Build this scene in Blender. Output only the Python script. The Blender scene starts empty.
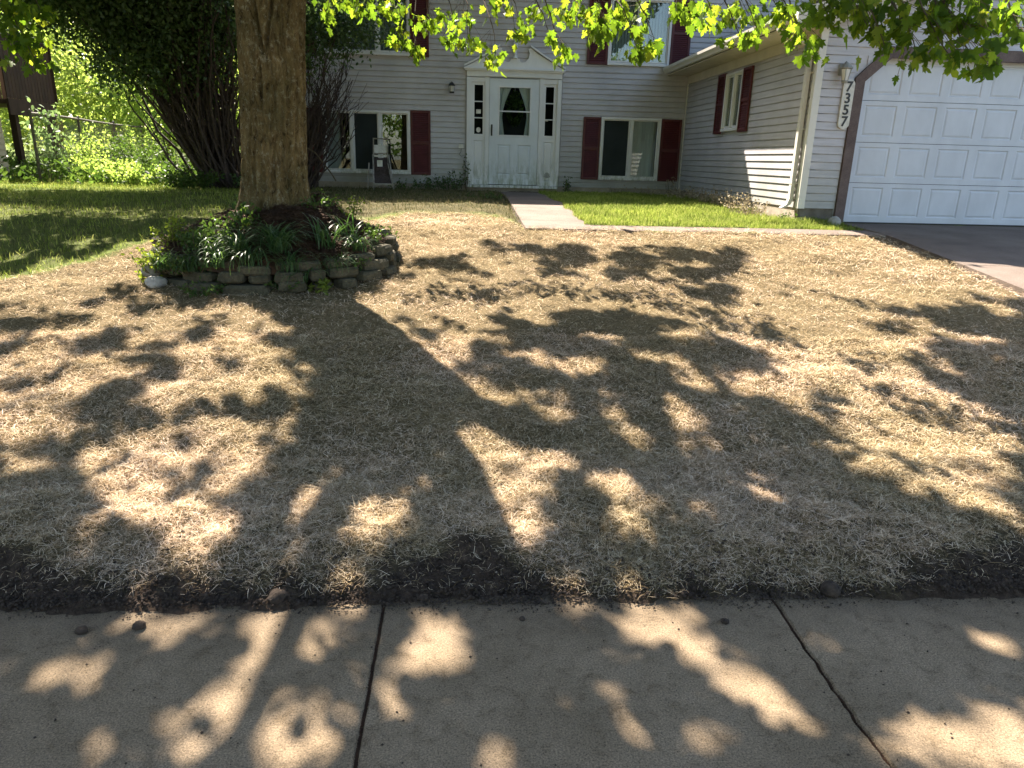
import bpy, math, random
import numpy as np
from mathutils import Vector, Matrix
random.seed(7)
RNG = np.random.default_rng(11)
scene = bpy.context.scene
col = scene.collection

# ------------------------------------------------------------------ camera, sky, sun, exposure
PITCH, ROLL, YAW, EYE = math.radians(17.352), math.radians(1.529), math.radians(4.134), 1.58
def cam_axes(p, r, y):
    f = np.array([math.sin(y) * math.cos(p), math.cos(y) * math.cos(p), -math.sin(p)])
    rt = np.array([math.cos(y), -math.sin(y), 0.0]); up = np.cross(rt, f)
    c, s = math.cos(r), math.sin(r)
    return c * rt + s * up, -s * rt + c * up, f
rt_, up_, fw_ = cam_axes(PITCH, ROLL, YAW)
cam = bpy.data.cameras.new('camera'); cam.lens = 25.3125; cam.sensor_width = 36
cam.clip_start = 0.05; cam.clip_end = 2000
camo = bpy.data.objects.new('camera', cam); col.objects.link(camo)
camo.matrix_world = Matrix(((rt_[0], up_[0], -fw_[0], 0), (rt_[1], up_[1], -fw_[1], 0), (rt_[2], up_[2], -fw_[2], EYE), (0, 0, 0, 1)))
scene.camera = camo

SUN = np.array([-0.357, 0.78, 1.0])            # towards the sun
SUNN = SUN / np.linalg.norm(SUN)
elev = math.asin(SUNN[2]); az = math.atan2(SUNN[0], SUNN[1])
world = bpy.data.worlds.new('World'); scene.world = world; world.use_nodes = True
wn = world.node_tree.nodes; wl = world.node_tree.links
sky = wn.new('ShaderNodeTexSky'); sky.sky_type = 'NISHITA'; sky.sun_disc = False
sky.sun_elevation = elev; sky.sun_rotation = az; sky.air_density = 1.0; sky.dust_density = 1.5; sky.ozone_density = 1.0
wl.new(sky.outputs[0], wn['Background'].inputs[0]); wn['Background'].inputs[1].default_value = 0.093
sl = bpy.data.lights.new('sun', 'SUN'); sl.energy = 5.0; sl.angle = math.radians(0.53); sl.color = (1.0, 0.92, 0.83)
so = bpy.data.objects.new('sun', sl); col.objects.link(so)
so.rotation_euler = Vector(SUNN).to_track_quat('Z', 'Y').to_euler()
scene.view_settings.view_transform = 'Standard'; scene.view_settings.look = 'None'
scene.view_settings.gamma = 1.0; scene.view_settings.exposure = 2.32
scene.view_settings.use_white_balance = True; scene.view_settings.white_balance_temperature = 6850; scene.view_settings.white_balance_tint = 10
scene.view_settings.use_curve_mapping = False
scene.cycles.max_bounces = 8; scene.cycles.transparent_max_bounces = 12; scene.cycles.transmission_bounces = 6

# ------------------------------------------------------------------ materials
def new_mat(name):
    m = bpy.data.materials.new(name); m.use_nodes = True
    nt = m.node_tree; nt.nodes.clear()
    return m, nt, nt.nodes, nt.links
def nd(N, t, **k):
    n = N.new(t)
    for a, b in k.items(): setattr(n, a, b)
    return n
def rgba(c): return (c[0], c[1], c[2], 1.0)
def ramp(N, stops):
    r = N.new('ShaderNodeValToRGB'); e = r.color_ramp.elements
    while len(e) < len(stops): e.new(0.5)
    for i, (p, c) in enumerate(stops):
        e[i].position = p; e[i].color = rgba(c)
    return r
def noise(N, L, scale, detail=5, rough=0.6, vec=None, dist=0.0):
    n = N.new('ShaderNodeTexNoise'); n.inputs['Scale'].default_value = scale
    n.inputs['Detail'].default_value = detail; n.inputs['Roughness'].default_value = rough
    n.inputs['Distortion'].default_value = dist
    if vec is not None: L.new(vec, n.inputs['Vector'])
    return n
def mix(N, L, fac, a, b, blend='MIX'):
    m = N.new('ShaderNodeMix'); m.data_type = 'RGBA'; m.blend_type = blend
    for s, v in ((m.inputs[0], fac), (m.inputs[6], a), (m.inputs[7], b)):
        if hasattr(v, 'default_value') and hasattr(v, 'links'): L.new(v, s)
        elif isinstance(v, (int, float)): s.default_value = v
        else: s.default_value = rgba(v)
    return m.outputs[2]
def coords(N, L, scale=(1, 1, 1)):
    g = N.new('ShaderNodeNewGeometry'); mp = N.new('ShaderNodeMapping'); mp.inputs['Scale'].default_value = scale
    L.new(g.outputs['Position'], mp.inputs[0]); return mp.outputs[0]
def surf(name, stops, scale=8.0, rough=0.7, bump=0.0, bscale=None, stretch=(1, 1, 1), detail=6, spec=0.4, fine=None):
    """noise-coloured principled surface in world space, with optional bump and fine speckle"""
    m, nt, N, L = new_mat(name)
    out = N.new('ShaderNodeOutputMaterial'); p = N.new('ShaderNodeBsdfPrincipled'); L.new(p.outputs[0], out.inputs[0])
    v = coords(N, L, stretch); n = noise(N, L, scale, detail, 0.62, v)
    r = ramp(N, stops); L.new(n.outputs[0], r.inputs[0]); c = r.outputs[0]
    if fine:
        n2 = noise(N, L, fine[0], 3, 0.7, v); r2 = ramp(N, [(0.35, fine[1]), (0.65, fine[2])]); L.new(n2.outputs[0], r2.inputs[0])
        c = mix(N, L, 1.0, c, r2.outputs[0], 'MULTIPLY')
    L.new(c, p.inputs['Base Color']); p.inputs['Roughness'].default_value = rough
    p.inputs['Specular IOR Level'].default_value = spec
    if bump:
        nb = noise(N, L, bscale or scale * 3, 6, 0.7, v); b = N.new('ShaderNodeBump'); b.inputs['Strength'].default_value = bump
        b.inputs['Distance'].default_value = 0.02
        L.new(nb.outputs[0], b.inputs['Height']); L.new(b.outputs[0], p.inputs['Normal'])
    return m
def leafmat(name, stops, trans, tw=0.5, rough=0.5):
    m, nt, N, L = new_mat(name)
    out = N.new('ShaderNodeOutputMaterial'); p = N.new('ShaderNodeBsdfPrincipled'); t = N.new('ShaderNodeBsdfTranslucent')
    g = N.new('ShaderNodeNewGeometry'); r = ramp(N, stops); L.new(g.outputs['Random Per Island'], r.inputs[0])
    L.new(r.outputs[0], p.inputs['Base Color']); p.inputs['Roughness'].default_value = rough
    p.inputs['Specular IOR Level'].default_value = 0.2
    tc = mix(N, L, 1.0, r.outputs[0], trans, 'MULTIPLY'); L.new(tc, t.inputs[0])
    ms = N.new('ShaderNodeMixShader'); ms.inputs[0].default_value = tw
    L.new(p.outputs[0], ms.inputs[1]); L.new(t.outputs[0], ms.inputs[2]); L.new(ms.outputs[0], out.inputs[0])
    return m
def bladesmat(name, stops, tw=0.25, patch=None):
    m, nt, N, L = new_mat(name)
    out = N.new('ShaderNodeOutputMaterial'); p = N.new('ShaderNodeBsdfDiffuse'); t = N.new('ShaderNodeBsdfTranslucent')
    g = N.new('ShaderNodeNewGeometry'); r = ramp(N, stops); L.new(g.outputs['Random Per Island'], r.inputs[0]); c = r.outputs[0]
    if patch:
        n = noise(N, L, patch[0], 4, 0.6, coords(N, L)); r2 = ramp(N, [(0.4, patch[1]), (0.62, patch[2])]); L.new(n.outputs[0], r2.inputs[0])
        c = mix(N, L, 1.0, c, r2.outputs[0], 'MULTIPLY')
    L.new(c, p.inputs[0]); L.new(c, t.inputs[0])
    ms = N.new('ShaderNodeMixShader'); ms.inputs[0].default_value = tw
    L.new(p.outputs[0], ms.inputs[1]); L.new(t.outputs[0], ms.inputs[2]); L.new(ms.outputs[0], out.inputs[0])
    return m
def glassmat(name, refl=0.3, tint=(0.8, 0.85, 0.85)):
    m, nt, N, L = new_mat(name)
    out = N.new('ShaderNodeOutputMaterial'); g = N.new('ShaderNodeBsdfGlossy'); g.inputs['Roughness'].default_value = 0.01
    g.inputs[0].default_value = (0.9, 0.92, 0.9, 1)
    t = N.new('ShaderNodeBsdfTransparent'); t.inputs[0].default_value = rgba(tint)
    lw = N.new('ShaderNodeLayerWeight'); lw.inputs[0].default_value = 0.25
    a = N.new('ShaderNodeMath'); a.operation = 'MULTIPLY_ADD'; a.inputs[1].default_value = 0.55; a.inputs[2].default_value = refl; a.use_clamp = True
    L.new(lw.outputs['Fresnel'], a.inputs[0])
    ms = N.new('ShaderNodeMixShader'); L.new(a.outputs[0], ms.inputs[0]); L.new(t.outputs[0], ms.inputs[1]); L.new(g.outputs[0], ms.inputs[2])
    L.new(ms.outputs[0], out.inputs[0]); return m
def sidingmat():
    m, nt, N, L = new_mat('vinyl_siding')
    out = N.new('ShaderNodeOutputMaterial'); p = N.new('ShaderNodeBsdfPrincipled'); L.new(p.outputs[0], out.inputs[0])
    n = noise(N, L, 1.3, 6, 0.65, coords(N, L, (1, 1, 0.7)))
    r = ramp(N, [(0.3, (0.39, 0.375, 0.39)), (0.55, (0.49, 0.475, 0.495)), (0.8, (0.54, 0.525, 0.55))]); L.new(n.outputs[0], r.inputs[0])
    n2 = noise(N, L, 9, 5, 0.7, coords(N, L, (0.25, 0.25, 3)))
    r2 = ramp(N, [(0.3, (0.82, 0.82, 0.8)), (0.6, (1, 1, 1))]); L.new(n2.outputs[0], r2.inputs[0])
    c = mix(N, L, 1.0, r.outputs[0], r2.outputs[0], 'MULTIPLY')
    # greenish grime that grows near the ground
    g = N.new('ShaderNodeNewGeometry'); s = N.new('ShaderNodeSeparateXYZ'); L.new(g.outputs['Position'], s.inputs[0])
    mr = N.new('ShaderNodeMapRange'); mr.inputs[1].default_value = 1.9; mr.inputs[2].default_value = 0.95; L.new(s.outputs[2], mr.inputs[0])
    n3 = noise(N, L, 2.5, 5, 0.7, coords(N, L)); mu = N.new('ShaderNodeMath'); mu.operation = 'MULTIPLY'
    L.new(mr.outputs[0], mu.inputs[0]); L.new(n3.outputs[0], mu.inputs[1])
    c = mix(N, L, mu.outputs[0], c, (0.21, 0.22, 0.16)); L.new(c, p.inputs['Base Color'])
    p.inputs['Roughness'].default_value = 0.55; return m
def louvermat(): return surf('shutter_paint', [(0.3, (0.075, 0.012, 0.014)), (0.7, (0.115, 0.02, 0.022))], 5, 0.5, fine=(60, (0.8, 0.8, 0.8), (1, 1, 1)))
def whitemat(name, base=0.74, tint=(1, 1, 1), dirty=True, low=1.7):
    m, nt, N, L = new_mat(name)
    out = N.new('ShaderNodeOutputMaterial'); p = N.new('ShaderNodeBsdfPrincipled'); L.new(p.outputs[0], out.inputs[0])
    n = noise(N, L, 3.0, 6, 0.65, coords(N, L, (1, 1, 0.5)))
    b = [base * t for t in tint]; r = ramp(N, [(0.3, [x * 0.86 for x in b]), (0.65, b)]); L.new(n.outputs[0], r.inputs[0]); c = r.outputs[0]
    if dirty:
        g = N.new('ShaderNodeNewGeometry'); s = N.new('ShaderNodeSeparateXYZ'); L.new(g.outputs['Position'], s.inputs[0])
        mr = N.new('ShaderNodeMapRange'); mr.inputs[1].default_value = low; mr.inputs[2].default_value = 1.0; L.new(s.outputs[2], mr.inputs[0])
        n3 = noise(N, L, 6, 6, 0.75, coords(N, L, (2.5, 1, 0.6))); r3 = ramp(N, [(0.42, (0, 0, 0)), (0.62, (1, 1, 1))]); L.new(n3.outputs[0], r3.inputs[0])
        mu = N.new('ShaderNodeMath'); mu.operation = 'MULTIPLY'; L.new(mr.outputs[0], mu.inputs[0]); L.new(r3.outputs[0], mu.inputs[1])
        c = mix(N, L, mu.outputs[0], c, (0.24, 0.27, 0.17))
    L.new(c, p.inputs['Base Color']); p.inputs['Roughness'].default_value = 0.45; return m

M = {}
M['siding'] = sidingmat()
M['white'] = whitemat('white_trim')
M['door_white'] = whitemat('storm_door_white', 0.72, (0.94, 1.0, 1.05))
M['garage_white'] = whitemat('garage_door_white', 0.60, (0.97, 1.0, 1.06), dirty=False)
M['cream'] = whitemat('cream_trim', 0.66, (1.0, 0.97, 0.88), dirty=False)
M['soffit'] = surf('soffit', [(0.3, (0.5, 0.46, 0.38)), (0.7, (0.62, 0.57, 0.48))], 4, 0.7)
M['shutter'] = louvermat()
M['brown_trim'] = surf('brown_trim', [(0.3, (0.09, 0.06, 0.055)), (0.7, (0.16, 0.115, 0.1))], 7, 0.7, fine=(60, (0.75, 0.75, 0.75), (1.1, 1.1, 1.1)))
M['shingle'] = surf('roof_shingles', [(0.3, (0.05, 0.045, 0.04)), (0.7, (0.11, 0.10, 0.09))], 20, 0.9, 0.5)
M['concrete_block'] = surf('foundation', [(0.3, (0.26, 0.22, 0.17)), (0.7, (0.42, 0.36, 0.28))], 5, 0.9, 0.4, 40)
M['glass'] = glassmat('window_glass', 0.06)
M['door_glass'] = glassmat('storm_door_glass', -0.02)
M['screen'] = surf('insect_screen', [(0.3, (0.012, 0.018, 0.018)), (0.7, (0.022, 0.03, 0.03))], 3, 0.8)
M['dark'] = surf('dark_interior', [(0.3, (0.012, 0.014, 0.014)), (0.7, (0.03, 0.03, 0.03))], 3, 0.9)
M['curtain'] = surf('curtain', [(0.35, (0.6, 0.61, 0.6)), (0.65, (0.8, 0.8, 0.78))], 12, 0.9, stretch=(3, 1, 0.15))
M['blind'] = surf('blind', [(0.3, (0.34, 0.36, 0.37)), (0.7, (0.5, 0.52, 0.52))], 6, 0.8, stretch=(3, 1, 0.2))
M['black_metal'] = surf('black_metal', [(0.3, (0.012, 0.012, 0.012)), (0.7, (0.03, 0.03, 0.03))], 12, 0.4)
M['grey_metal'] = surf('galvanised_metal', [(0.3, (0.22, 0.22, 0.2)), (0.7, (0.36, 0.36, 0.33))], 9, 0.5)
M['weathered'] = surf('weathered_wood', [(0.3, (0.16, 0.14, 0.11)), (0.7, (0.36, 0.33, 0.28))], 14, 0.85, 0.4, stretch=(1, 1, 1))
M['plaque'] = surf('plaque_paint', [(0.3, (0.5, 0.48, 0.42)), (0.7, (0.72, 0.7, 0.64))], 16, 0.7)
M['driveway'] = surf('driveway_concrete', [(0.3, (0.11, 0.082, 0.064)), (0.7, (0.19, 0.146, 0.118))], 1.6, 0.9, 0.5, 60, fine=(130, (0.7, 0.7, 0.7), (1.15, 1.15, 1.15)))
M['stone'] = surf('ring_stone', [(0.3, (0.035, 0.034, 0.018)), (0.7, (0.12, 0.10, 0.06))], 6, 0.95, 0.8, 30, fine=(50, (0.7, 0.7, 0.7), (1.2, 1.2, 1.2)))
M['rock'] = surf('pale_rock', [(0.3, (0.28, 0.26, 0.23)), (0.7, (0.5, 0.47, 0.42))], 12, 0.9, 0.6, 40)
M['rock2'] = surf('grey_stone', [(0.3, (0.2, 0.19, 0.16)), (0.7, (0.34, 0.31, 0.27))], 16, 0.9, 0.6, 40)
M['fence_metal'] = surf('rusty_fence_metal', [(0.3, (0.05, 0.04, 0.03)), (0.7, (0.15, 0.13, 0.11))], 9, 0.6)
M['mulch'] = surf('mulch', [(0.3, (0.035, 0.018, 0.008)), (0.7, (0.11, 0.055, 0.028))], 14, 0.95, 1.0, 40, stretch=(1, 1, 2))
M['soil'] = surf('dark_soil', [(0.3, (0.026, 0.018, 0.013)), (0.7, (0.095, 0.066, 0.046))], 30, 0.95, 1.0, 60)
M['stem'] = surf('dark_stem', [(0.3, (0.025, 0.018, 0.015)), (0.7, (0.085, 0.06, 0.052))], 20, 0.9, 0.5)
M['twig'] = surf('twig', [(0.3, (0.07, 0.05, 0.03)), (0.7, (0.13, 0.10, 0.06))], 20, 0.9)
M['deck_wood'] = surf('deck_wood', [(0.3, (0.02, 0.011, 0.007)), (0.7, (0.05, 0.028, 0.018))], 8, 0.85, stretch=(1, 1, 0.2))
M['asphalt'] = surf('asphalt', [(0.3, (0.045, 0.045, 0.045)), (0.7, (0.075, 0.073, 0.07))], 2, 0.9, 0.4, 80)
M['red_siding'] = surf('beige_siding', [(0.3, (0.4, 0.36, 0.28)), (0.7, (0.52, 0.48, 0.38))], 3, 0.7)
M['maple'] = leafmat('maple_leaf', [(0, (0.035, 0.07, 0.010)), (0.5, (0.075, 0.13, 0.018)), (0.85, (0.11, 0.165, 0.022)), (1, (0.15, 0.17, 0.03))], (3.3, 3.1, 1.4), 0.52)
M['maple_crown'] = leafmat('maple_crown_leaf', [(0, (0.04, 0.075, 0.012)), (1, (0.08, 0.13, 0.02))], (1.8, 2.0, 0.9), 0.4)
M['lilac'] = leafmat('lilac_leaf', [(0, (0.035, 0.06, 0.022)), (1, (0.11, 0.16, 0.075))], (1.9, 2.1, 1.2), 0.3, 0.25)
M['bright_leaf'] = leafmat('sunlit_tree_leaf', [(0, (0.10, 0.14, 0.035)), (1, (0.20, 0.25, 0.08))], (2.9, 2.8, 2.0), 0.55)
M['pale_leaf'] = leafmat('pale_tree_leaf', [(0, (0.09, 0.14, 0.04)), (1, (0.20, 0.26, 0.09))], (3.0, 3.0, 1.7), 0.55)
M['weed_leaf'] = leafmat('weed_leaf', [(0, (0.03, 0.06, 0.015)), (1, (0.09, 0.14, 0.04))], (1.8, 1.9, 1.0), 0.4)
M['yellow_weed'] = leafmat('yellow_weed_leaf', [(0, (0.08, 0.12, 0.02)), (1, (0.19, 0.24, 0.05))], (2.4, 2.3, 1.0), 0.4)
M['spruce'] = leafmat('spruce_needles', [(0, (0.12, 0.18, 0.10)), (1, (0.28, 0.36, 0.22))], (1.6, 1.8, 1.0), 0.3)
M['lily'] = leafmat('daylily_blade', [(0, (0.03, 0.07, 0.025)), (1, (0.10, 0.16, 0.07))], (2.0, 2.2, 1.0), 0.35, 0.4)
M['dead_weed'] = leafmat('dead_weed', [(0, (0.22, 0.18, 0.12)), (1, (0.5, 0.44, 0.32))], (1.1, 1.05, 0.9), 0.3)
M['straw'] = bladesmat('dry_thatch', [(0, (0.15, 0.105, 0.055)), (0.3, (0.38, 0.28, 0.17)), (0.75, (0.70, 0.565, 0.42)), (1, (0.90, 0.78, 0.63))], 0.1, (1.1, (0.74, 0.73, 0.62), (1.05, 1.0, 0.97)))
M['grass'] = bladesmat('lawn_grass', [(0, (0.13, 0.20, 0.03)), (0.6, (0.27, 0.34, 0.07)), (1, (0.46, 0.48, 0.16))], 0.45, (1.3, (0.8, 0.8, 0.8), (1.15, 1.1, 1.0)))
M['oldgrass'] = bladesmat('thin_grass', [(0, (0.05, 0.06, 0.02)), (0.6, (0.12, 0.12, 0.05)), (1, (0.28, 0.22, 0.13))], 0.3)

# ------------------------------------------------------------------ mesh helpers
def mesh_np(name, V, F, mats, parent=None, smooth=False, midx=None):
    """V (n,3) array, F list of lists or (m,k) array"""
    me = bpy.data.meshes.new(name)
    V = np.asarray(V, dtype=np.float32)
    if isinstance(F, np.ndarray):
        m, k = F.shape
        me.vertices.add(len(V)); me.vertices.foreach_set('co', V.ravel())
        me.loops.add(m * k); me.loops.foreach_set('vertex_index', F.ravel().astype(np.int32))
        me.polygons.add(m); me.polygons.foreach_set('loop_start', np.arange(0, m * k, k, dtype=np.int32))
        me.update(calc_edges=True); me.validate()
    else:
        me.from_pydata([tuple(map(float, v)) for v in V], [], [tuple(int(i) for i in f) for f in F]); me.update()
    if not isinstance(mats, (list, tuple)): mats = [mats]
    for m_ in mats: me.materials.append(m_)
    if midx is not None: me.polygons.foreach_set('material_index', np.asarray(midx, dtype=np.int32))
    if smooth: me.polygons.foreach_set('use_smooth', np.ones(len(me.polygons), dtype=bool))
    o = bpy.data.objects.new(name, me); col.objects.link(o)
    if parent is not None: o.parent = parent
    return o
class MB:
    def __init__(s): s.v = []; s.f = []; s.m = []; s.cur = 0
    def add(s, vs, fs):
        b = len(s.v); s.v += [tuple(v) for v in vs]; s.f += [tuple(i + b for i in f) for f in fs]; s.m += [s.cur] * len(fs); return s
    def box(s, x0, x1, y0, y1, z0, z1, T=None, bev=0.0):
        vs = [(x0, y0, z0), (x1, y0, z0), (x1, y1, z0), (x0, y1, z0), (x0, y0, z1), (x1, y0, z1), (x1, y1, z1), (x0, y1, z1)]
        if bev:
            b = bev; vs = []
            for z, i in ((z0, b), (z0 + b, 0), (z1 - b, 0), (z1, b)):
                vs += [(x0 + i, y0 + i, z), (x1 - i, y0 + i, z), (x1 - i, y1 - i, z), (x0 + i, y1 - i, z)]
            fs = [(3, 2, 1, 0), (12, 13, 14, 15)]
            for k in range(3):
                for j in range(4):
                    a = k * 4 + j; c = k * 4 + (j + 1) % 4; fs.append((a, c, c + 4, a + 4))
        else: fs = [(3, 2, 1, 0), (4, 5, 6, 7), (0, 1, 5, 4), (1, 2, 6, 5), (2, 3, 7, 6), (3, 0, 4, 7)]
        if T is not None: vs = [T(*v) for v in vs]
        return s.add(vs, fs)
    def tube(s, pts, rad, n=6, cap=True):
        pts = [Vector(p) for p in pts]; rad = [rad] * len(pts) if isinstance(rad, (int, float)) else rad
        b = len(s.v); d0 = (pts[1] - pts[0]).normalized(); u = d0.orthogonal().normalized()
        for i, p in enumerate(pts):
            d = (pts[min(i + 1, len(pts) - 1)] - pts[max(i - 1, 0)])
            if d.length < 1e-9: d = d0
            d.normalize(); u = (u - d * u.dot(d)); 
            if u.length < 1e-6: u = d.orthogonal()
            u.normalize(); w = d.cross(u)
            for k in range(n):
                a = 2 * math.pi * k / n; s.v.append(tuple(p + (u * math.cos(a) + w * math.sin(a)) * rad[i]))
        for i in range(len(pts) - 1):
            for k in range(n):
                a = b + i * n + k; c = b + i * n + (k + 1) % n; s.f.append((a, c, c + n, a + n)); s.m.append(s.cur)
        if cap:
            s.f.append(tuple(b + k for k in reversed(range(n)))); s.m.append(s.cur)
            e = b + (len(pts) - 1) * n; s.f.append(tuple(e + k for k in range(n))); s.m.append(s.cur)
        return s
    def lathe(s, c, prof, n=16):
        b = len(s.v)
        for r, z in prof:
            for k in range(n):
                a = 2 * math.pi * k / n; s.v.append((c[0] + r * math.cos(a), c[1] + r * math.sin(a), c[2] + z))
        for i in range(len(prof) - 1):
            for k in range(n):
                a = b + i * n + k; d = b + i * n + (k + 1) % n; s.f.append((a, d, d + n, a + n)); s.m.append(s.cur)
        return s
    def prism(s, poly, T, d0, d1):
        """polygon in (u,w) extruded from depth d0 to d1; T(u,depth,w)"""
        n = len(poly); vs = [T(u, d0, w) for u, w in poly] + [T(u, d1, w) for u, w in poly]
        fs = [tuple(range(n)), tuple(reversed(range(n, 2 * n)))] + [(i, i + n, (i + 1) % n + n, (i + 1) % n) for i in range(n)]
        return s.add(vs, fs)
    def build(s, name, mats, parent=None, smooth=False):
        return mesh_np(name, np.array(s.v), s.f, mats, parent, smooth, s.m if any(s.m) else None)
def empty(name, loc, label, cat, group=None):
    o = bpy.data.objects.new(name, None); col.objects.link(o); o.location = loc; o.empty_display_size = 0.2
    tag(o, label, cat, group); return o
def tag(o, label=None, cat=None, group=None, kind=None):
    if label: o['label'] = label
    if cat: o['category'] = cat
    if group: o['group'] = group
    if kind: o['kind'] = kind
    return o
def adopt(root):
    """children were modelled in world space: keep them there under a moved root"""
    inv = Matrix.Translation(root.location).inverted()
    for o in list(col.objects):
        if o.parent is root: o.matrix_parent_inverse = inv

# value noise for shaping geometry
_T = np.random.default_rng(5).random((256, 256))
def vn(x, y):
    x = np.asarray(x, float); y = np.asarray(y, float)
    xi = np.floor(x).astype(int); yi = np.floor(y).astype(int); fx = x - xi; fy = y - yi
    fx = fx * fx * (3 - 2 * fx); fy = fy * fy * (3 - 2 * fy)
    a = _T[xi % 256, yi % 256]; b = _T[(xi + 1) % 256, yi % 256]; c = _T[xi % 256, (yi + 1) % 256]; d = _T[(xi + 1) % 256, (yi + 1) % 256]
    return (a * (1 - fx) + b * fx) * (1 - fy) + (c * (1 - fx) + d * fx) * fy
def fbm(x, y, o=4):
    s = 0; a = 1; t = 0
    for k in range(o): s = s + a * vn(x * 2 ** k + 17 * k, y * 2 ** k + 31 * k); t += a; a *= 0.5
    return s / t
def sms(a, b, t):
    t = np.clip((t - a) / (b - a), 0, 1); return t * t * (3 - 2 * t)
"""ground profile: sidewalk level 0, lawn climbs to the house"""
def g0(x, y):
    x = np.asarray(x, float); y = np.asarray(y, float)
    t = np.clip((y - 2.35) / 6.4, 0, 1)
    z = np.where(y < 2.35, 0.0, 0.05 * sms(2.35, 2.62, y) + 0.75 * np.maximum(t, 1e-6) ** 0.93) + 0.13 * sms(8.5, 12.5, y)
    z = z + 1.6 * sms(22, 45, y)
    return z - 0.12 * sms(-2.4, -2.55, y) * (y > -12)
def on_walk(x, y): return ((x > 0.70) & (x < 1.60) & (y > 8.62) & (y < 15.3)) | ((x > 0.70) & (x < 5.2) & (y > 8.68) & (y < 9.12))
def on_walk_s(x, y):
    n = 0.22 * (fbm(x * 3 + 70, y * 3, 3) - 0.25)
    return ((x > 0.72 + n) & (x < 1.60 - n) & (y > 8.7 + n) & (y < 15.3)) | ((x > 0.70) & (x < 5.2) & (y > 8.72 + n) & (y < 9.16 - n))
def on_drive(x, y): return (x > 5.17) & (x < 10.6) & (y > -2.4) & (y < 9.86)
def lipf(x, y): return sms(2.24, 2.40, y + 0.17 * (fbm(x * 3, y * 3 + 40, 4) - 0.5)) * (1 - sms(2.6, 3.1, y))
def gz(x, y):
    """height of the lawn surface with its small lumps"""
    z = g0(x, y); lawn = sms(2.3, 2.9, y)
    z = z + lawn * (0.06 * (fbm(x * 1.2, y * 1.2) - 0.5) + 0.06 * (fbm(x * 4 + 9, y * 4, 3) - 0.5) + 0.026 * (fbm(x * 14 + 9, y * 14, 2) - 0.5))
    lip = lipf(x, y)
    # (fbm(x * 3, y * 3 + 40, 3) - 0.5)) * (1 - sms(2.6, 3.1, y))
    z = z + lip * (0.06 * fbm(x * 9, y * 9 + 7, 4) + 0.04 * fbm(x * 30, y * 30, 2) - 0.025)
    return z
# ------------------------------------------------------------------ ground
def straw_edge(x):          # far boundary of the straw-covered part of the yard
    return np.interp(x, [-7, -3.8, -3.4, -2.8, -2.0, -1.0, -0.6, 0.5, 0.7, 5.2], [4.2, 6.1, 7.05, 8.0, 8.7, 9.6, 9.9, 9.9, 8.75, 8.75])
def zones(x, y):
    n = fbm(x * 1.7 + 3, y * 1.7, 4) - 0.5 + 0.35 * (fbm(x * 9, y * 9, 3) - 0.5)
    sb = 0.10 * np.exp(-((x - 0.02) / 0.35) ** 2) + 0.05 * sms(0.3, 1.2, x)
    straw = sms(2.38, 2.58, y + 0.55 * n - sb) * (1 - sms(-0.15, 0.2, y - straw_edge(x) + 0.9 * n)) * (x < 5.3)
    soil = sms(2.0, 2.1, y) * (1 - sms(2.36, 2.56, y + 0.55 * n - sb)) * (y < 3.3)
    soil = np.maximum(soil, 0.85 * (y > 14.9) * (y < 15.7) * (x > -4) * (x < 4.6))
    soil = np.maximum(soil, 0.85 * (x > 4.05 + 0.3 * n) * (x < 4.6) * (y > 9.9) * (y < 15.7))
    shade = sms(0.0, 0.5, y - straw_edge(x)) * (x < 0.75) * (x > -6.5) * (1 - sms(-4.2, -5.2, x) * sms(10.0, 11.5, y))
    shade = shade * (1 - 0.62 * (1 - sms(-3.4, -2.4, x)))
    shade = np.maximum(shade, (y < 5.0) * 1.0)
    return straw, soil, shade
def grid_axes(segs):
    a = []
    for lo, hi, st in segs: a.append(np.arange(lo, hi - 1e-6, st))
    return np.concatenate(a + [[segs[-1][1]]])
gx = grid_axes([(-300, -60, 40), (-60, -20, 5), (-20, -7, 1), (-7, -4, 0.12), (-4, 4.2, 0.04), (4.2, 7.2, 0.1), (7.2, 12, 0.8), (12, 60, 6), (60, 300, 40)])
gy = grid_axes([(-300, -60, 40), (-60, -12, 6), (-12, -2, 1), (-2, 2.16, 0.3), (2.16, 3.1, 0.02), (3.1, 6, 0.04), (6, 10, 0.07), (10, 18, 0.2), (18, 50, 2), (50, 300, 25)])
XX, YY = np.meshgrid(gx, gy)
ZZ = gz(XX, YY)
ZZ = ZZ - 0.035 * (1 - lipf(XX, YY)) * ((YY > 0.8) & (YY < 2.5)) - 0.05 * on_walk(XX, YY) - 0.06 * on_drive(XX, YY)
nx, ny = len(gx), len(gy)
idx = np.arange(nx * ny).reshape(ny, nx)
F = np.stack([idx[:-1, :-1], idx[:-1, 1:], idx[1:, 1:], idx[1:, :-1]], -1).reshape(-1, 4)
V = np.stack([XX, YY, ZZ], -1).reshape(-1, 3)
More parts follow.
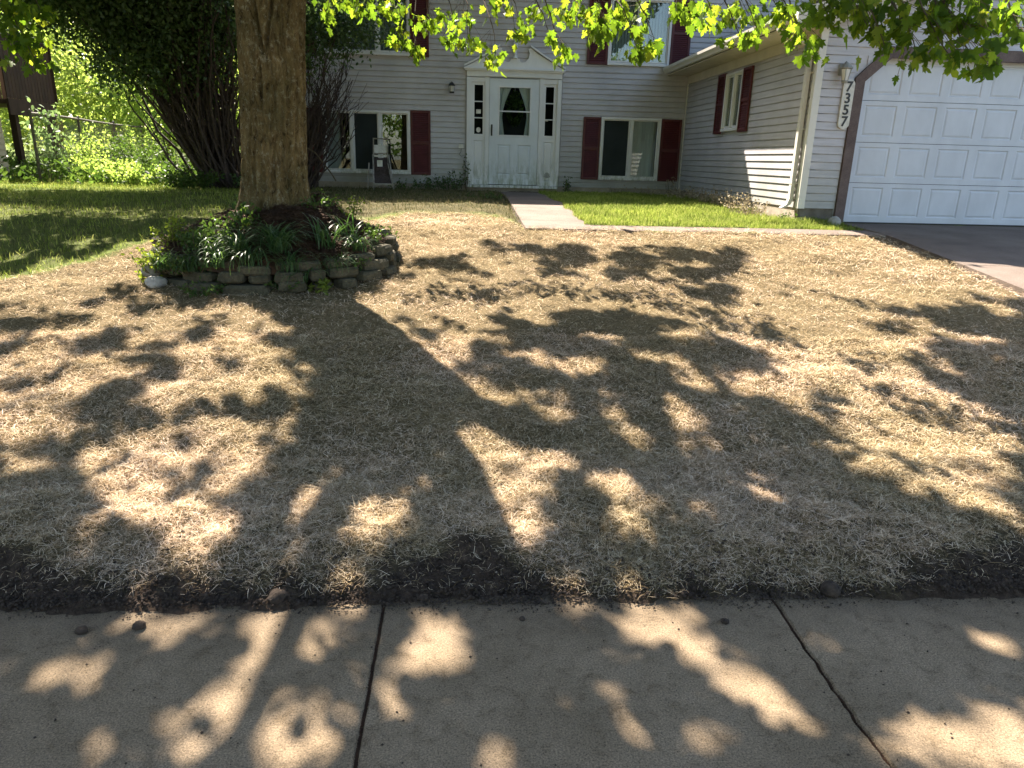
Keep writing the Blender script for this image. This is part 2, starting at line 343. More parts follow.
def ground_mat():
    m, nt, N, L = new_mat('yard_ground')
    out = N.new('ShaderNodeOutputMaterial'); p = N.new('ShaderNodeBsdfPrincipled'); L.new(p.outputs[0], out.inputs[0])
    at = N.new('ShaderNodeVertexColor'); at.layer_name = 'zone'; s = N.new('ShaderNodeSeparateColor'); L.new(at.outputs[0], s.inputs[0])
    c = coords(N, L)
    def two(sc, a, b, lo=0.35, hi=0.65):
        n = noise(N, L, sc, 8, 0.75, c); r = ramp(N, [(lo, a), (hi, b)]); L.new(n.outputs[0], r.inputs[0]); return r.outputs[0]
    green = two(4, (0.05, 0.08, 0.015), (0.15, 0.19, 0.04))
    straw = mix(N, L, 1.0, two(1.3, (0.13, 0.10, 0.055), (0.26, 0.20, 0.12)), two(60, (0.35, 0.35, 0.3), (1.15, 1.12, 1.05)), 'MULTIPLY')  # base darkened in colour to paint shade into the gaps between blades
    soil = two(30, (0.024, 0.017, 0.012), (0.10, 0.070, 0.050))
    thin = two(7, (0.045, 0.045, 0.018), (0.14, 0.115, 0.06))
    k = mix(N, L, s.outputs[2], green, thin); k = mix(N, L, s.outputs[0], k, straw); k = mix(N, L, s.outputs[1], k, soil)
    L.new(k, p.inputs['Base Color']); p.inputs['Roughness'].default_value = 0.95; p.inputs['Specular IOR Level'].default_value = 0.1
    nb = noise(N, L, 45, 6, 0.8, c); b = N.new('ShaderNodeBump'); b.inputs['Strength'].default_value = 0.9; b.inputs['Distance'].default_value = 0.02
    L.new(nb.outputs[0], b.inputs['Height']); L.new(b.outputs[0], p.inputs['Normal'])
    return m
M['ground'] = ground_mat()
go = mesh_np('ground', V, F, M['ground'], smooth=True); tag(go, kind='structure')
st, so_, sh = zones(XX, YY)
ca = go.data.color_attributes.new('zone', 'FLOAT_COLOR', 'POINT')
cd = np.ones((nx * ny, 4), dtype=np.float32); cd[:, 0] = st.ravel(); cd[:, 1] = so_.ravel(); cd[:, 2] = sh.ravel()
ca.data.foreach_set('color', cd.ravel())

# sidewalk: slabs with worn edges and open joints
def sidewalk_mat():
    m, nt, N, L = new_mat('sidewalk_concrete')
    out = N.new('ShaderNodeOutputMaterial'); p = N.new('ShaderNodeBsdfPrincipled'); L.new(p.outputs[0], out.inputs[0]); c = coords(N, L)
    n = noise(N, L, 2.2, 8, 0.7, c); r = ramp(N, [(0.3, (0.165, 0.122, 0.075)), (0.7, (0.285, 0.215, 0.142))]); L.new(n.outputs[0], r.inputs[0])
    n2 = noise(N, L, 170, 4, 0.85, c); r2 = ramp(N, [(0.38, (0.42, 0.42, 0.42)), (0.5, (1, 1, 1)), (0.64, (1.6, 1.55, 1.5))]); L.new(n2.outputs[0], r2.inputs[0])
    k = mix(N, L, 1.0, r.outputs[0], r2.outputs[0], 'MULTIPLY')
    n3 = noise(N, L, 14, 8, 0.8, c, 0.6); r3 = ramp(N, [(0.36, (0.66, 0.64, 0.6)), (0.5, (1, 1, 1))]); L.new(n3.outputs[0], r3.inputs[0])
    k = mix(N, L, 1.0, k, r3.outputs[0], 'MULTIPLY')
    # earth washed over the lawn-side edge
    g = N.new('ShaderNodeNewGeometry'); s = N.new('ShaderNodeSeparateXYZ'); L.new(g.outputs['Position'], s.inputs[0])
    mr = N.new('ShaderNodeMapRange'); mr.inputs[1].default_value = 2.02; mr.inputs[2].default_value = 2.36; L.new(s.outputs[1], mr.inputs[0])
    n4 = noise(N, L, 5, 7, 0.75, c); mu = N.new('ShaderNodeMath'); mu.operation = 'MULTIPLY'; L.new(mr.outputs[0], mu.inputs[0]); L.new(n4.outputs[0], mu.inputs[1])
    k = mix(N, L, mu.outputs[0], k, (0.06, 0.046, 0.033))
    L.new(k, p.inputs['Base Color']); p.inputs['Roughness'].default_value = 0.9; p.inputs['Specular IOR Level'].default_value = 0.25
    b = N.new('ShaderNodeBump'); b.inputs['Strength'].default_value = 0.55; b.inputs['Distance'].default_value = 0.004
    L.new(n2.outputs[0], b.inputs['Height']); b2 = N.new('ShaderNodeBump'); b2.inputs['Strength'].default_value = 0.5; b2.inputs['Distance'].default_value = 0.02
    L.new(n3.outputs[0], b2.inputs['Height']); L.new(b.outputs[0], b2.inputs['Normal']); L.new(b2.outputs[0], p.inputs['Normal'])
    return m
M['sidewalk'] = sidewalk_mat()
sb = MB()
for k in range(-9, 10):
    x0 = -0.285 + 1.475 * k; x1 = x0 + 1.475
    def jag(xe, seed, amt):
        ys = np.linspace(0.85, 2.36, 60); return [(xe + amt * (float(fbm(seed + y * 7, seed)) - 0.5) + 0.5 * amt * (float(vn(seed + y * 40, 3.0)) - 0.5), float(y)) for y in ys]
    a0 = 0.022 if k == 1 else 0.005; a1 = 0.022 if k == 0 else 0.005
    l = jag(x0 + 0.003, 3.1 * k + 50, a0); r_ = jag(x1 - 0.003, 3.1 * (k + 1) + 50, a1)
    poly = l + r_[::-1]; n = len(poly)
    # bevelled top edge on both sides
    vin = [(x + 0.008, y, 0.0) for x, y in l] + [(x - 0.008, y, 0.0) for x, y in r_[::-1]]
    vout = [(x, y, -0.012) for x, y in poly]; vlow = [(x, y, -0.11) for x, y in poly]
    h = len(l); fs = []
    for i in range(h - 1): fs.append((i, n - 1 - i, n - 2 - i, i + 1))
    for i in range(n): j = (i + 1) % n; fs.append((i, j, n + j, n + i)); fs.append((n + i, n + j, 2 * n + j, 2 * n + i))
    sb.add(vin + vout + vlow, fs)
tag(sb.build('sidewalk', M['sidewalk']), kind='structure')
# front walk and driveway: jointed slabs following the slope
def slab_sheet(mb, x0, x1, y0, y1, lift, n=6):
    xs = np.linspace(x0, x1, n + 1); ys = np.linspace(y0, y1, n + 1); vs = []
    for y in ys:
        for x in xs: vs.append((x, y, float(g0(x, y)) + lift))
    fs = [(j * (n + 1) + i, j * (n + 1) + i + 1, (j + 1) * (n + 1) + i + 1, (j + 1) * (n + 1) + i) for j in range(n) for i in range(n)]
    b = len(vs); ring = [i for i in range(n + 1)] + [j * (n + 1) + n for j in range(1, n + 1)] + [n * (n + 1) + i for i in range(n - 1, -1, -1)] + [j * (n + 1) for j in range(n - 1, 0, -1)]
    vs += [(vs[i][0], vs[i][1], vs[i][2] - 0.09) for i in ring]
    fs += [(ring[k], b + k, b + (k + 1) % len(ring), ring[(k + 1) % len(ring)]) for k in range(len(ring))]
    mb.add(vs, fs)
wb = MB()
for y0, y1 in ((8.66, 9.49), (9.5, 10.9), (10.91, 12.3), (12.31, 13.7), (13.71, 15.08)): slab_sheet(wb, 0.74, 1.58, y0, y1, 0.012)
for x0 in (1.59, 2.79, 3.99): slab_sheet(wb, x0, x0 + 1.19, 8.66, 9.13, 0.008)
tag(wb.build('front_walk', M['driveway']), kind='structure')
db = MB()
for y0, y1 in ((7.2, 9.84), (4.4, 7.19), (2.37, 4.39), (0.84, 2.36), (-2.4, 0.83)):
    for x0, x1 in ((5.2, 7.8), (7.81, 10.5)): slab_sheet(db, x0, x1, y0, y1, 0.016 if y0 > 2.3 or y0 < 0.5 else 0.004)
tag(db.build('driveway', M['driveway']), kind='structure')
rb = MB(); rb.box(-150, 150, -11, -2.72, -0.2, -0.10); tag(rb.build('street', M['asphalt']), kind='structure')
kb = MB(); kb.box(-150, 150, -2.72, -2.55, -0.2, 0.02, bev=0.02); tag(kb.build('kerb', M['driveway']), kind='structure')

# ------------------------------------------------------------------ blades: straw, grass
def view_cull(x, y, m=0.35):          # only the part of the yard the photograph shows
    s = x * rt_[0] + y * rt_[1]; f = x * fw_[0] + y * fw_[1] + 0.5
    return np.abs(s) < 0.72 * f + m
def blades(name, x, y, z, L_, W_, e0, e1, mat, curl=0.5):
    n = len(x); a = RNG.random(n) * 2 * math.pi; a2 = a + RNG.normal(0, curl, n)
    th0 = e0 + (e1 - e0) * RNG.random(n); th1 = th0 - np.abs(RNG.normal(0, 0.5, n))
    p0 = np.stack([x, y, z], -1)
    d1 = np.stack([np.cos(a) * np.cos(th0), np.sin(a) * np.cos(th0), np.sin(th0)], -1)
    d2 = np.stack([np.cos(a2) * np.cos(th1), np.sin(a2) * np.cos(th1), np.sin(th1)], -1)
    p1 = p0 + d1 * (L_ * 0.55)[:, None]; p2 = p1 + d2 * (L_ * 0.45)[:, None]
    sd = np.stack([-np.sin(a), np.cos(a), RNG.normal(0, 0.3, n)], -1)
    w = (W_ * 0.5)[:, None]
    V = np.stack([p0 - sd * w, p0 + sd * w, p1 + sd * w * 0.9, p1 - sd * w * 0.9, p2 + sd * w * 0.25, p2 - sd * w * 0.25], 1).reshape(-1, 3)
    b = np.arange(n)[:, None] * 6
    F = np.concatenate([b + np.array([[0, 1, 2, 3]]), b + np.array([[3, 2, 4, 5]])], 1).reshape(-1, 4)
    return mesh_np(name, V, F, mat)
def scatter(n, x0, x1, y0, y1, weight):
    x = RNG.uniform(x0, x1, n); y = RNG.uniform(y0, y1, n)
    k = (RNG.random(n) < weight(x, y)) & view_cull(x, y) & ~on_walk_s(x, y) & ~on_drive(x, y)
    return x[k], y[k]
sx, sy = [], []
for n, y0, y1, xr in ((420000, 2.3, 3.3, 3.4), (380000, 3.3, 5.0, 4.8), (230000, 5.0, 10.2, 6.6)):
    x, y = scatter(n, -xr, min(xr, 5.15), y0, y1, lambda x, y: np.clip(zones(x, y)[0] * (0.45 + 0.9 * fbm(x * 2.2, y * 2.2, 3)) + 0.05 * (y < 2.8) * (y > 2.36), 0, 1)); sx.append(x); sy.append(y)
sx = np.concatenate(sx); sy = np.concatenate(sy); dist = np.hypot(sx, sy)
clump = fbm(sx * 6, sy * 6 + 5, 3)
tag(blades('dry_thatch', sx, sy, gz(sx, sy) + RNG.random(len(sx)) * 0.016 * (0.4 + clump), (0.012 + 0.055 * RNG.random(len(sx)) ** 2.2) * (0.7 + 0.1 * dist), RNG.uniform(0.0007, 0.0018, len(sx)) * (0.4 + 0.24 * dist), -0.15, 0.6, M['straw']), 'pale dry raked thatch and straw lying over the front yard', 'dry grass', kind='stuff')
# green lawn: right of the walk, and the far left
def green_w(x, y):
    st, so2, shd = zones(x, y); return np.clip((1 - st) * (1 - so2) * (1 - shd) * (0.35 + fbm(x * 2, y * 2, 3)), 0, 1) * (y > 3)
x1, y1 = scatter(120000, 1.5, 5.15, 9.08, 15.2, green_w); x2, y2 = scatter(110000, -11, -2.5, 4.5, 19, green_w)
gx_ = np.concatenate([x1, x2]); gy_ = np.concatenate([y1, y2])
tag(blades('lawn_grass', gx_, gy_, gz(gx_, gy_) - 0.005, RNG.uniform(0.04, 0.09, len(gx_)), RNG.uniform(0.003, 0.006, len(gx_)) * (0.6 + gy_ * 0.06), 0.7, 1.5, M['grass']), 'bright green lawn grass around the straw patch', 'grass', kind='stuff')
def shade_w(x, y):
    st, so2, shd = zones(x, y); return np.clip((shd * (1 - st) * 0.9 + 0.03 * st * (y > 3.2)) * (0.3 + fbm(x * 2.5, y * 2.5 + 9, 3)), 0, 1)
x1, y1 = scatter(150000, -6.5, 4.2, 3, 15.2, shade_w)
tag(blades('thin_grass', x1, y1, gz(x1, y1) - 0.004, RNG.uniform(0.03, 0.09, len(x1)), RNG.uniform(0.002, 0.004, len(x1)) * (0.6 + y1 * 0.08), 0.4, 1.4, M['oldgrass']), 'thin olive grass growing in the shade and through the straw', 'grass', kind='stuff')
# crumbs of soil and debris on the dark strip and the sidewalk edge
n = 40000; x = RNG.uniform(-2.6, 3.2, n); y = np.where(RNG.random(n) < 0.85, 2.25 + np.abs(RNG.normal(0, 0.18, n)), RNG.uniform(1.4, 2.3, n))
k = (y < 3.0) & view_cull(x, y) & ((y > 2.30) | (RNG.random(n) < sms(2.2, 2.32, y) * fbm(x * 4, y * 0 + 3, 3)) | (RNG.random(n) < 0.10)); x = x[k]; y = y[k]; z = np.maximum(gz(x, y), 0.0)
s = (0.0012 + 0.009 * RNG.random(len(x)) ** 3) * np.where(y < 2.3, 0.55, 1); o6 = np.array([[1, 0, 0], [0, 1, 0], [-1, 0, 0], [0, -1, 0], [0, 0, 1], [0, 0, -0.6]])
jit = RNG.uniform(0.5, 1.3, (len(x), 6, 1)); V = (np.stack([x, y, z + s * 0.4], -1)[:, None, :] + o6[None] * s[:, None, None] * jit).reshape(-1, 3)
b = np.arange(len(x))[:, None, None] * 6; F = (b + np.array([[0, 1, 4], [1, 2, 4], [2, 3, 4], [3, 0, 4], [1, 0, 5], [2, 1, 5], [3, 2, 5], [0, 3, 5]])[None]).reshape(-1, 3)
tag(mesh_np('soil_crumbs', V, F, M['soil']), 'dark soil crumbs along the sidewalk edge', 'soil', kind='stuff')
# dirt lying in the joints
n = 14000; kk = RNG.integers(-1, 3, n); y = RNG.uniform(1.2, 2.34, n); x = -0.285 + 1.475 * kk + RNG.normal(0, 0.004, n) 
s = RNG.uniform(0.001, 0.004, n); V = (np.stack([x, y, np.full(n, -0.010)], -1)[:, None, :] + o6[None] * s[:, None, None]).reshape(-1, 3)
b = np.arange(n)[:, None, None] * 6; F = (b + np.array([[0, 1, 4], [1, 2, 4], [2, 3, 4], [3, 0, 4], [1, 0, 5], [2, 1, 5], [3, 2, 5], [0, 3, 5]])[None]).reshape(-1, 3)
tag(mesh_np('joint_dirt', V, F, M['mulch']), 'brown dirt packed in the sidewalk joints', 'soil', kind='stuff')
# clods thrown onto the sidewalk
def lump(name, c, r, mat, seed, squash=0.7, n=10, m=7, rough=0.35, parent=None):
    vs = []; 
    for j in range(m + 1):
        ph = math.pi * j / m
        for i in range(n):
            th = 2 * math.pi * i / n
            d = (math.sin(ph) * math.cos(th), math.sin(ph) * math.sin(th), math.cos(ph))
            rr = r * (1 + rough * 2 * (float(fbm(d[0] * 1.7 + seed + 9, d[1] * 1.7 + d[2] * 1.3 + seed, 3)) - 0.5))
            vs.append((c[0] + d[0] * rr, c[1] + d[1] * rr, c[2] + d[2] * rr * squash))
    fs = [(j * n + i, (j + 1) * n + i, (j + 1) * n + (i + 1) % n, j * n + (i + 1) % n) for j in range(m) for i in range(n)]
    return mesh_np(name, np.array(vs), fs, mat, parent, smooth=True)
for i, (x, y, r, lab) in enumerate([(-1.29, 2.18, 0.020, 'dark soil clod left of its neighbour near the left edge of the sidewalk'), (-1.11, 2.20, 0.022, 'rounder soil clod just right of the leftmost one on the sidewalk'),
        (-0.67, 2.335, 0.036, 'large dark clod at the lawn edge left of the straight joint'), (-0.14, 2.33, 0.018, 'small clod at the lawn edge right of the straight joint'),
        (0.22, 2.21, 0.011, 'tiny clod on the sidewalk in the middle of the centre slab'), (0.95, 2.17, 0.014, 'small clod on the sidewalk just left of the cracked joint'),
        (1.42, 2.33, 0.038, 'largest soil clod resting at the lawn edge right of the cracked joint')]):
    tag(lump('soil_clod', (x, y, r * 0.45 + (0.01 if y > 2.3 else 0)), r, M['soil'], i * 3.3, 0.75), lab, 'soil clod', 'soil clods along the sidewalk')
# ------------------------------------------------------------------ the house
YF, XG, YG = 15.59, 4.577, 9.845
TF = lambda u, d, w: (u, YF - d, w)          # main facade
TS = lambda u, d, w: (XG - d, u, w)          # garage side wall
TG = lambda u, d, w: (u, YG - d, w)          # garage front
TL = lambda u, d, w: (-4.0 - d, u, w)        # left end wall
house = empty('house', (0, YF, 0.9), 'split level house with grey lap siding, dark red shutters and an attached garage', 'house')
def put(mb, name, mat, parent=None, smooth=False):
    o = mb.build(name, mat, parent or house, smooth)
    if (parent or house) is house: o.matrix_parent_inverse = Matrix.Translation(house.location).inverted()
    return o
def laps(mb, T, u0, u1, z0, z1, holes=(), h=0.1016, clip=None, flip=1):
    z = z0; k = 0
    while z < z1 - 1e-6:
        zt = min(z + h, z1); iv = [(u0, u1)]
        if clip:
            a, b = clip(zt); iv = [(max(u0, a), min(u1, b))]
        for (a, b, c, d) in holes:
            if zt > c + 1e-6 and z < d - 1e-6:
                nv = []
                for s, e in iv:
                    if b <= s or a >= e: nv.append((s, e)); continue
                    if a > s: nv.append((s, a))
                    if b < e: nv.append((b, e))
                iv = nv
        for s, e in iv:
            if e - s < 0.003: continue
            # a vinyl board sags a little between its nails
            n = max(1, int((e - s) / 0.6)); us = np.linspace(s, e, n + 1)
            vs = []
            for u in us:
                j = 0.0010 * (float(vn(u * 1.1 + 40, k * 1.7 + 3)) - 0.5)
                vs += [T(u, 0.001, z + j), T(u, 0.022, z + j), T(u, 0.0205, z + 0.012 + j), T(u, 0.009, z + 0.92 * (zt - z) + j), T(u, 0.001, z + 0.94 * (zt - z) + j)]
            fs = []
            for i in range(n):
                for q in range(4):
                    a_ = i * 5 + q; fs.append((a_, a_ + 5, a_ + 6, a_ + 1))
            mb.add(vs, fs)
        z = zt; k += 1
    return mb
def slab_holes(mb, T, u0, u1, z0, z1, d0, d1, holes):
    us = sorted({u0, u1} | {v for h in holes for v in h[:2] if u0 < v < u1}); zs = sorted({z0, z1} | {v for h in holes for v in h[2:4] if z0 < v < z1})
    for i in range(len(us) - 1):
        for j in range(len(zs) - 1):
            cu, cz = (us[i] + us[i + 1]) / 2, (zs[j] + zs[j + 1]) / 2
            if any(a < cu < b and c < cz < d for a, b, c, d in holes): continue
            bx(mb, T, us[i], us[i + 1], d0, d1, zs[j], zs[j + 1])
def bx(mb, T, u0, u1, d0, d1, w0, w1, bev=0.0): return mb.box(u0, u1, d0, d1, w0, w1, T, bev)

W_F = {'lower_left': (-2.83, -1.08, 1.22, 2.44), 'lower_right': (2.82, 4.07, 1.21, 2.45), 'upper_left': (-2.86, -1.06, 3.46, 4.66), 'upper_right': (2.87, 4.12, 3.43, 4.66)}
DOOR = (0.04, 1.99, 0.98, 3.30)
holesF = list(W_F.values()) + [DOOR]
mb = MB(); slab_holes(mb, TF, -4.0, 7.5, 0.7, 5.56, -0.16, 0.0, [(a + .02, b - .02, c + .02, d - .02) for a, b, c, d in W_F.values()] + [(0.1, 1.93, 1.0, 3.25)])
laps(mb, TF, -3.94, 4.545, 1.05, 3.3, holesF)
laps(mb, TF, -3.94, 7.4, 3.3, 5.5, holesF)
put(mb, 'wall', M['siding'])
mb = MB(); bx(mb, TF, -4.0, 7.5, -0.15, 0.012, 0.5, 1.046); put(mb, 'foundation', M['concrete_block'])
mb = MB(); laps(mb, TL, YF + 0.01, YF + 8, 1.05, 5.5); bx(mb, TL, YF + 0.0, YF + 8, -0.16, 0.0, 0.6, 5.56)
bx(mb, TL, YF + 7.85, YF + 8.0, -11.5, -0.16, 0.6, 5.56); mb.prism([(YF + .01, 5.56), (YF + 7.9, 5.56), (YF + 4, 7.3)], TL, 0.0, -0.15)
put(mb, 'end_wall', M['siding'])
mb = MB(); bx(mb, TF, -4.02, -3.93, 0.0, 0.03, 1.04, 5.5); mb.box(-4.03, -4.0, YF - 0.03, YF + 0.06, 1.04, 5.5)
put(mb, 'corner_trim', M['cream'])
# main roof with its overhanging eave
mb = MB(); ye = YF - 0.45; yr = YF + 4.0; ze, zr = 5.56, 7.45
for s in (0, 1):
    y0 = ye if s == 0 else YF + 8.45
    mb.add([(-4.35, y0, ze), (7.8, y0, ze), (7.8, yr, zr), (-4.35, yr, zr), (-4.35, y0, ze + .12), (7.8, y0, ze + .12), (7.8, yr, zr + .12), (-4.35, yr, zr + .12)], [(0, 3, 2, 1), (4, 5, 6, 7), (0, 1, 5, 4), (1, 2, 6, 5), (3, 0, 4, 7)])
roof = put(mb, 'roof', M['shingle'])
mb = MB(); mb.box(-4.36, 7.8, ye - 0.11, ye - 0.002, 5.5, 5.62); put(mb, 'gutter', M['cream'])
mb = MB(); mb.box(-4.3, 7.7, ye, YF - 0.03, 5.53, 5.555); put(mb, 'soffit', M['soffit'])

def curtain_folds(mb, T, u0, u1, z0, z1, d, amp=0.02, n=40, fr=26, seed=0):
    vs = []
    for i in range(n + 1):
        u = u0 + (u1 - u0) * i / n; dd = d + amp * math.sin(fr * u + seed) * (0.6 + 0.4 * math.sin(fr * 0.37 * u))
        vs += [T(u, dd, z0), T(u, dd + 0.004 * math.sin(u * 50), (z0 + z1) / 2), T(u, dd * 0.98, z1)]
    mb.add(vs, [(i * 3 + q, i * 3 + 3 + q, i * 3 + 4 + q, i * 3 + 1 + q) for i in range(n) for q in range(2)])
def slider(T, rect, splits, kinds, name='window', label=None):
    """sliding window: outer frame, mullions, and one pane or screen per light with what hangs behind it"""
    u0, u1, z0, z1 = rect; t = 0.045; mb = MB()
    bx(mb, T, u0, u1, 0.0, 0.05, z1 - t, z1, 0.004); bx(mb, T, u0, u1, 0.0, 0.055, z0, z0 + t, 0.004)
    bx(mb, T, u0, u0 + t, 0.0, 0.05, z0 + t, z1 - t, 0.003); bx(mb, T, u1 - t, u1, 0.0, 0.05, z0 + t, z1 - t, 0.003)
    for s in splits: bx(mb, T, s - 0.028, s + 0.028, -0.02, 0.045, z0 + t, z1 - t, 0.003)
    bx(mb, T, u0 + t, u1 - t, -0.03, 0.006, z0 + t, z0 + t + 0.022)
    f = put(mb, name, M['white']); 
    if label: f['label'] = label
    es = [u0 + t] + [s for s in splits] + [u1 - t]
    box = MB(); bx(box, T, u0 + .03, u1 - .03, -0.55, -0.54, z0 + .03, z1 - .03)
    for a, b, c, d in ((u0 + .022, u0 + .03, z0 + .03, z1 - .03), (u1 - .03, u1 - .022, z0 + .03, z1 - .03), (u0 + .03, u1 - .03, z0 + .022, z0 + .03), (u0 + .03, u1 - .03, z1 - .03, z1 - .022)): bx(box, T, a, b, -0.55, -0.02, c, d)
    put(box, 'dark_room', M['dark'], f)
    for i, k in enumerate(kinds):
        a = es[i] + (0.028 if i else 0); b = es[i + 1] - (0.028 if i < len(kinds) - 1 else 0); p = MB()
        a += 0.004; b -= 0.004
        # sash rails
        r = MB(); q = 0.02
        bx(r, T, a, b, -0.012, 0.02, z0 + t + .022, z0 + t + .022 + q); bx(r, T, a, b, -0.012, 0.02, z1 - t - q, z1 - t)
        bx(r, T, a, a + q, -0.012, 0.02, z0 + t + .022 + q, z1 - t - q); bx(r, T, b - q, b, -0.012, 0.02, z0 + t + .022 + q, z1 - t - q)
        put(r, 'sash', M['white'], f)
        if k == 's':
            bx(p, T, a + q, b - q, -0.004, 0.0, z0 + t + .04, z1 - t - q); put(p, 'screen', M['screen'], f); continue
        bx(p, T, a + q, b - q, -0.004, 0.0, z0 + t + .04, z1 - t - q); put(p, 'pane', M['glass'], f)
        if k == 'c': c = MB(); curtain_folds(c, T, a, b, z0 + .08, z1 - .05, -0.12, 0.025); put(c, 'curtain', M['curtain'], f)
        if k == 'h': c = MB(); curtain_folds(c, T, a, a + 0.55 * (b - a), z0 + .08, z1 - .05, -0.12, 0.02, fr=40); put(c, 'curtain', M['curtain'], f)
        if k == 'b':
            c = MB(); n = 9
            for j in range(n):
                x = a + (b - a) * (j + .5) / n; w = (b - a) / n * 0.5
                c.add([T(x - w, -0.08, z0 + .09), T(x + w, -0.11, z0 + .09), T(x + w, -0.11, z1 - .06), T(x - w, -0.08, z1 - .06)], [(0, 1, 2, 3)])
            put(c, 'vertical_blind', M['blind'], f)
    return f
slider(TF, W_F['lower_left'], (-2.25, -1.69), 'hsg', label='three light sliding window left of the front door')
slider(TF, W_F['lower_right'], (3.45,), 'sc', label='two light sliding window right of the front door')
slider(TF, W_F['upper_left'], (-2.27, -1.69), 'bbb', label='upper sliding window left of the front door')
f = slider(TF, W_F['upper_right'], (3.48,), 'bb', label='tall upper sliding window right of the front door')
slider(TS, (12.42, 13.22, 2.13, 3.07), (12.82,), 'cb', label='small window in the garage side wall')
def shutter(T, u0, u1, z0, z1, mid=True, d=0.024):
    mb = MB(); s = 0.045
    bx(mb, T, u0, u0 + s, d, d + .03, z0, z1, 0.003); bx(mb, T, u1 - s, u1, d, d + .03, z0, z1, 0.003)
    rails = [z0, z1 - s] + ([(z0 + z1) / 2 - s / 2] if mid else [])
    for r in rails: bx(mb, T, u0 + s, u1 - s, d, d + .028, r, r + s, 0.002)
    bx(mb, T, u0 + s, u1 - s, d - .002, d + .002, z0 + s, z1 - s)
    z = z0 + s; 
    while z < z1 - s - 0.02:
        if not (mid and abs(z + .015 - (z0 + z1) / 2) < s / 2 + .015):
            vs = [T(u0 + s, d + .024, z), T(u1 - s, d + .024, z), T(u1 - s, d + .006, z + .032), T(u0 + s, d + .006, z + .032), T(u0 + s, d + .003, z), T(u1 - s, d + .003, z)]
            mb.add(vs, [(0, 1, 2, 3), (4, 5, 1, 0)])
        z += 0.036
    return put(mb, 'shutter', M['shutter'])
for (a, b, c, d) in ((-1.07, -0.67, 1.22, 2.46), (-3.26, -2.85, 1.22, 2.45), (2.45, 2.81, 1.21, 2.44), (4.08, 4.5, 1.21, 2.44), (-1.05, -0.69, 3.45, 4.66), (-3.28, -2.88, 3.45, 4.66), (2.45, 2.86, 3.43, 4.66), (4.13, 4.52, 3.44, 4.66)):
    shutter(TF, a, b, c, d)
shutter(TS, 13.24, 13.62, 2.10, 3.09); shutter(TS, 12.02, 12.4, 2.10, 3.08)

# ---- front entrance
ent = MB()
def panel_face(mb, T, u0, u1, z0, z1, d, panels, dip=0.012, m=0.02, m2=0.045):
    """flat face at depth d with recessed-and-raised panels"""
    us = sorted({u0, u1} | {v for p in panels for v in p[:2]}); zs = sorted({z0, z1} | {v for p in panels for v in p[2:4]})
    for i in range(len(us) - 1):
        for j in range(len(zs) - 1):
            cu, cz = (us[i] + us[i + 1]) / 2, (zs[j] + zs[j + 1]) / 2
            if any(a < cu < b and c < cz < e for a, b, c, e in panels): continue
            mb.add([T(us[i], d, zs[j]), T(us[i + 1], d, zs[j]), T(us[i + 1], d, zs[j + 1]), T(us[i], d, zs[j + 1])], [(0, 1, 2, 3)])
    for a, b, c, e in panels:
        vs = []
        for k, dd in ((0, d), (m, d - dip), (m + .008, d - dip), (m2, d - 0.002)):
            vs += [T(a + k, dd, c + k), T(b - k, dd, c + k), T(b - k, dd, e - k), T(a + k, dd, e - k)]
        fs = [(q * 4 + r, q * 4 + (r + 1) % 4, q * 4 + 4 + (r + 1) % 4, q * 4 + 4 + r) for q in range(3) for r in range(4)] + [(12, 13, 14, 15)]
        mb.add(vs, fs)
def rim(mb, T, u0, u1, z0, z1, d0, d1):       # the four edges of a leaf
    mb.add([T(u0, d0, z0), T(u1, d0, z0), T(u1, d0, z1), T(u0, d0, z1), T(u0, d1, z0), T(u1, d1, z0), T(u1, d1, z1), T(u0, d1, z1)], [(0, 1, 5, 4), (1, 2, 6, 5), (2, 3, 7, 6), (3, 0, 4, 7)])
for a, b in ((0.06, 0.14), (1.89, 1.97)): bx(ent, TF, a, b, 0.0, 0.075, 1.06, 3.12, 0.006)
for a, b in ((0.14, 0.155), (1.875, 1.89)): bx(ent, TF, a, b, 0.0, 0.05, 1.06, 3.12)
for a, b in ((0.43, 0.515), (1.525, 1.60)): bx(ent, TF, a, b, 0.0, 0.06, 1.06, 3.13, 0.005)
bx(ent, TF, 0.06, 1.97, 0.0, 0.07, 3.13, 3.26, 0.004); bx(ent, TF, 0.43, 1.6, 0.06, 0.085, 3.14, 3.2, 0.004)
bx(ent, TF, 0.155, 0.43, 0.0, 0.05, 3.03, 3.12, 0.003); bx(ent, TF, 1.60, 1.875, 0.0, 0.05, 3.03, 3.12, 0.003)
surround = put(ent, 'door_surround', M['white'])
mb = MB(); bx(mb, TF, 0.05, 1.96, -0.1, 0.12, 1.0, 1.055, 0.006); put(mb, 'threshold', M['white'])
mb = MB(); bx(mb, TF, 0.0, 2.03, 0.0, 0.12, 3.262, 3.30, 0.006); bx(mb, TF, 0.02, 2.01, 0.0, 0.10, 3.24, 3.262); put(mb, 'cornice', M['white'])
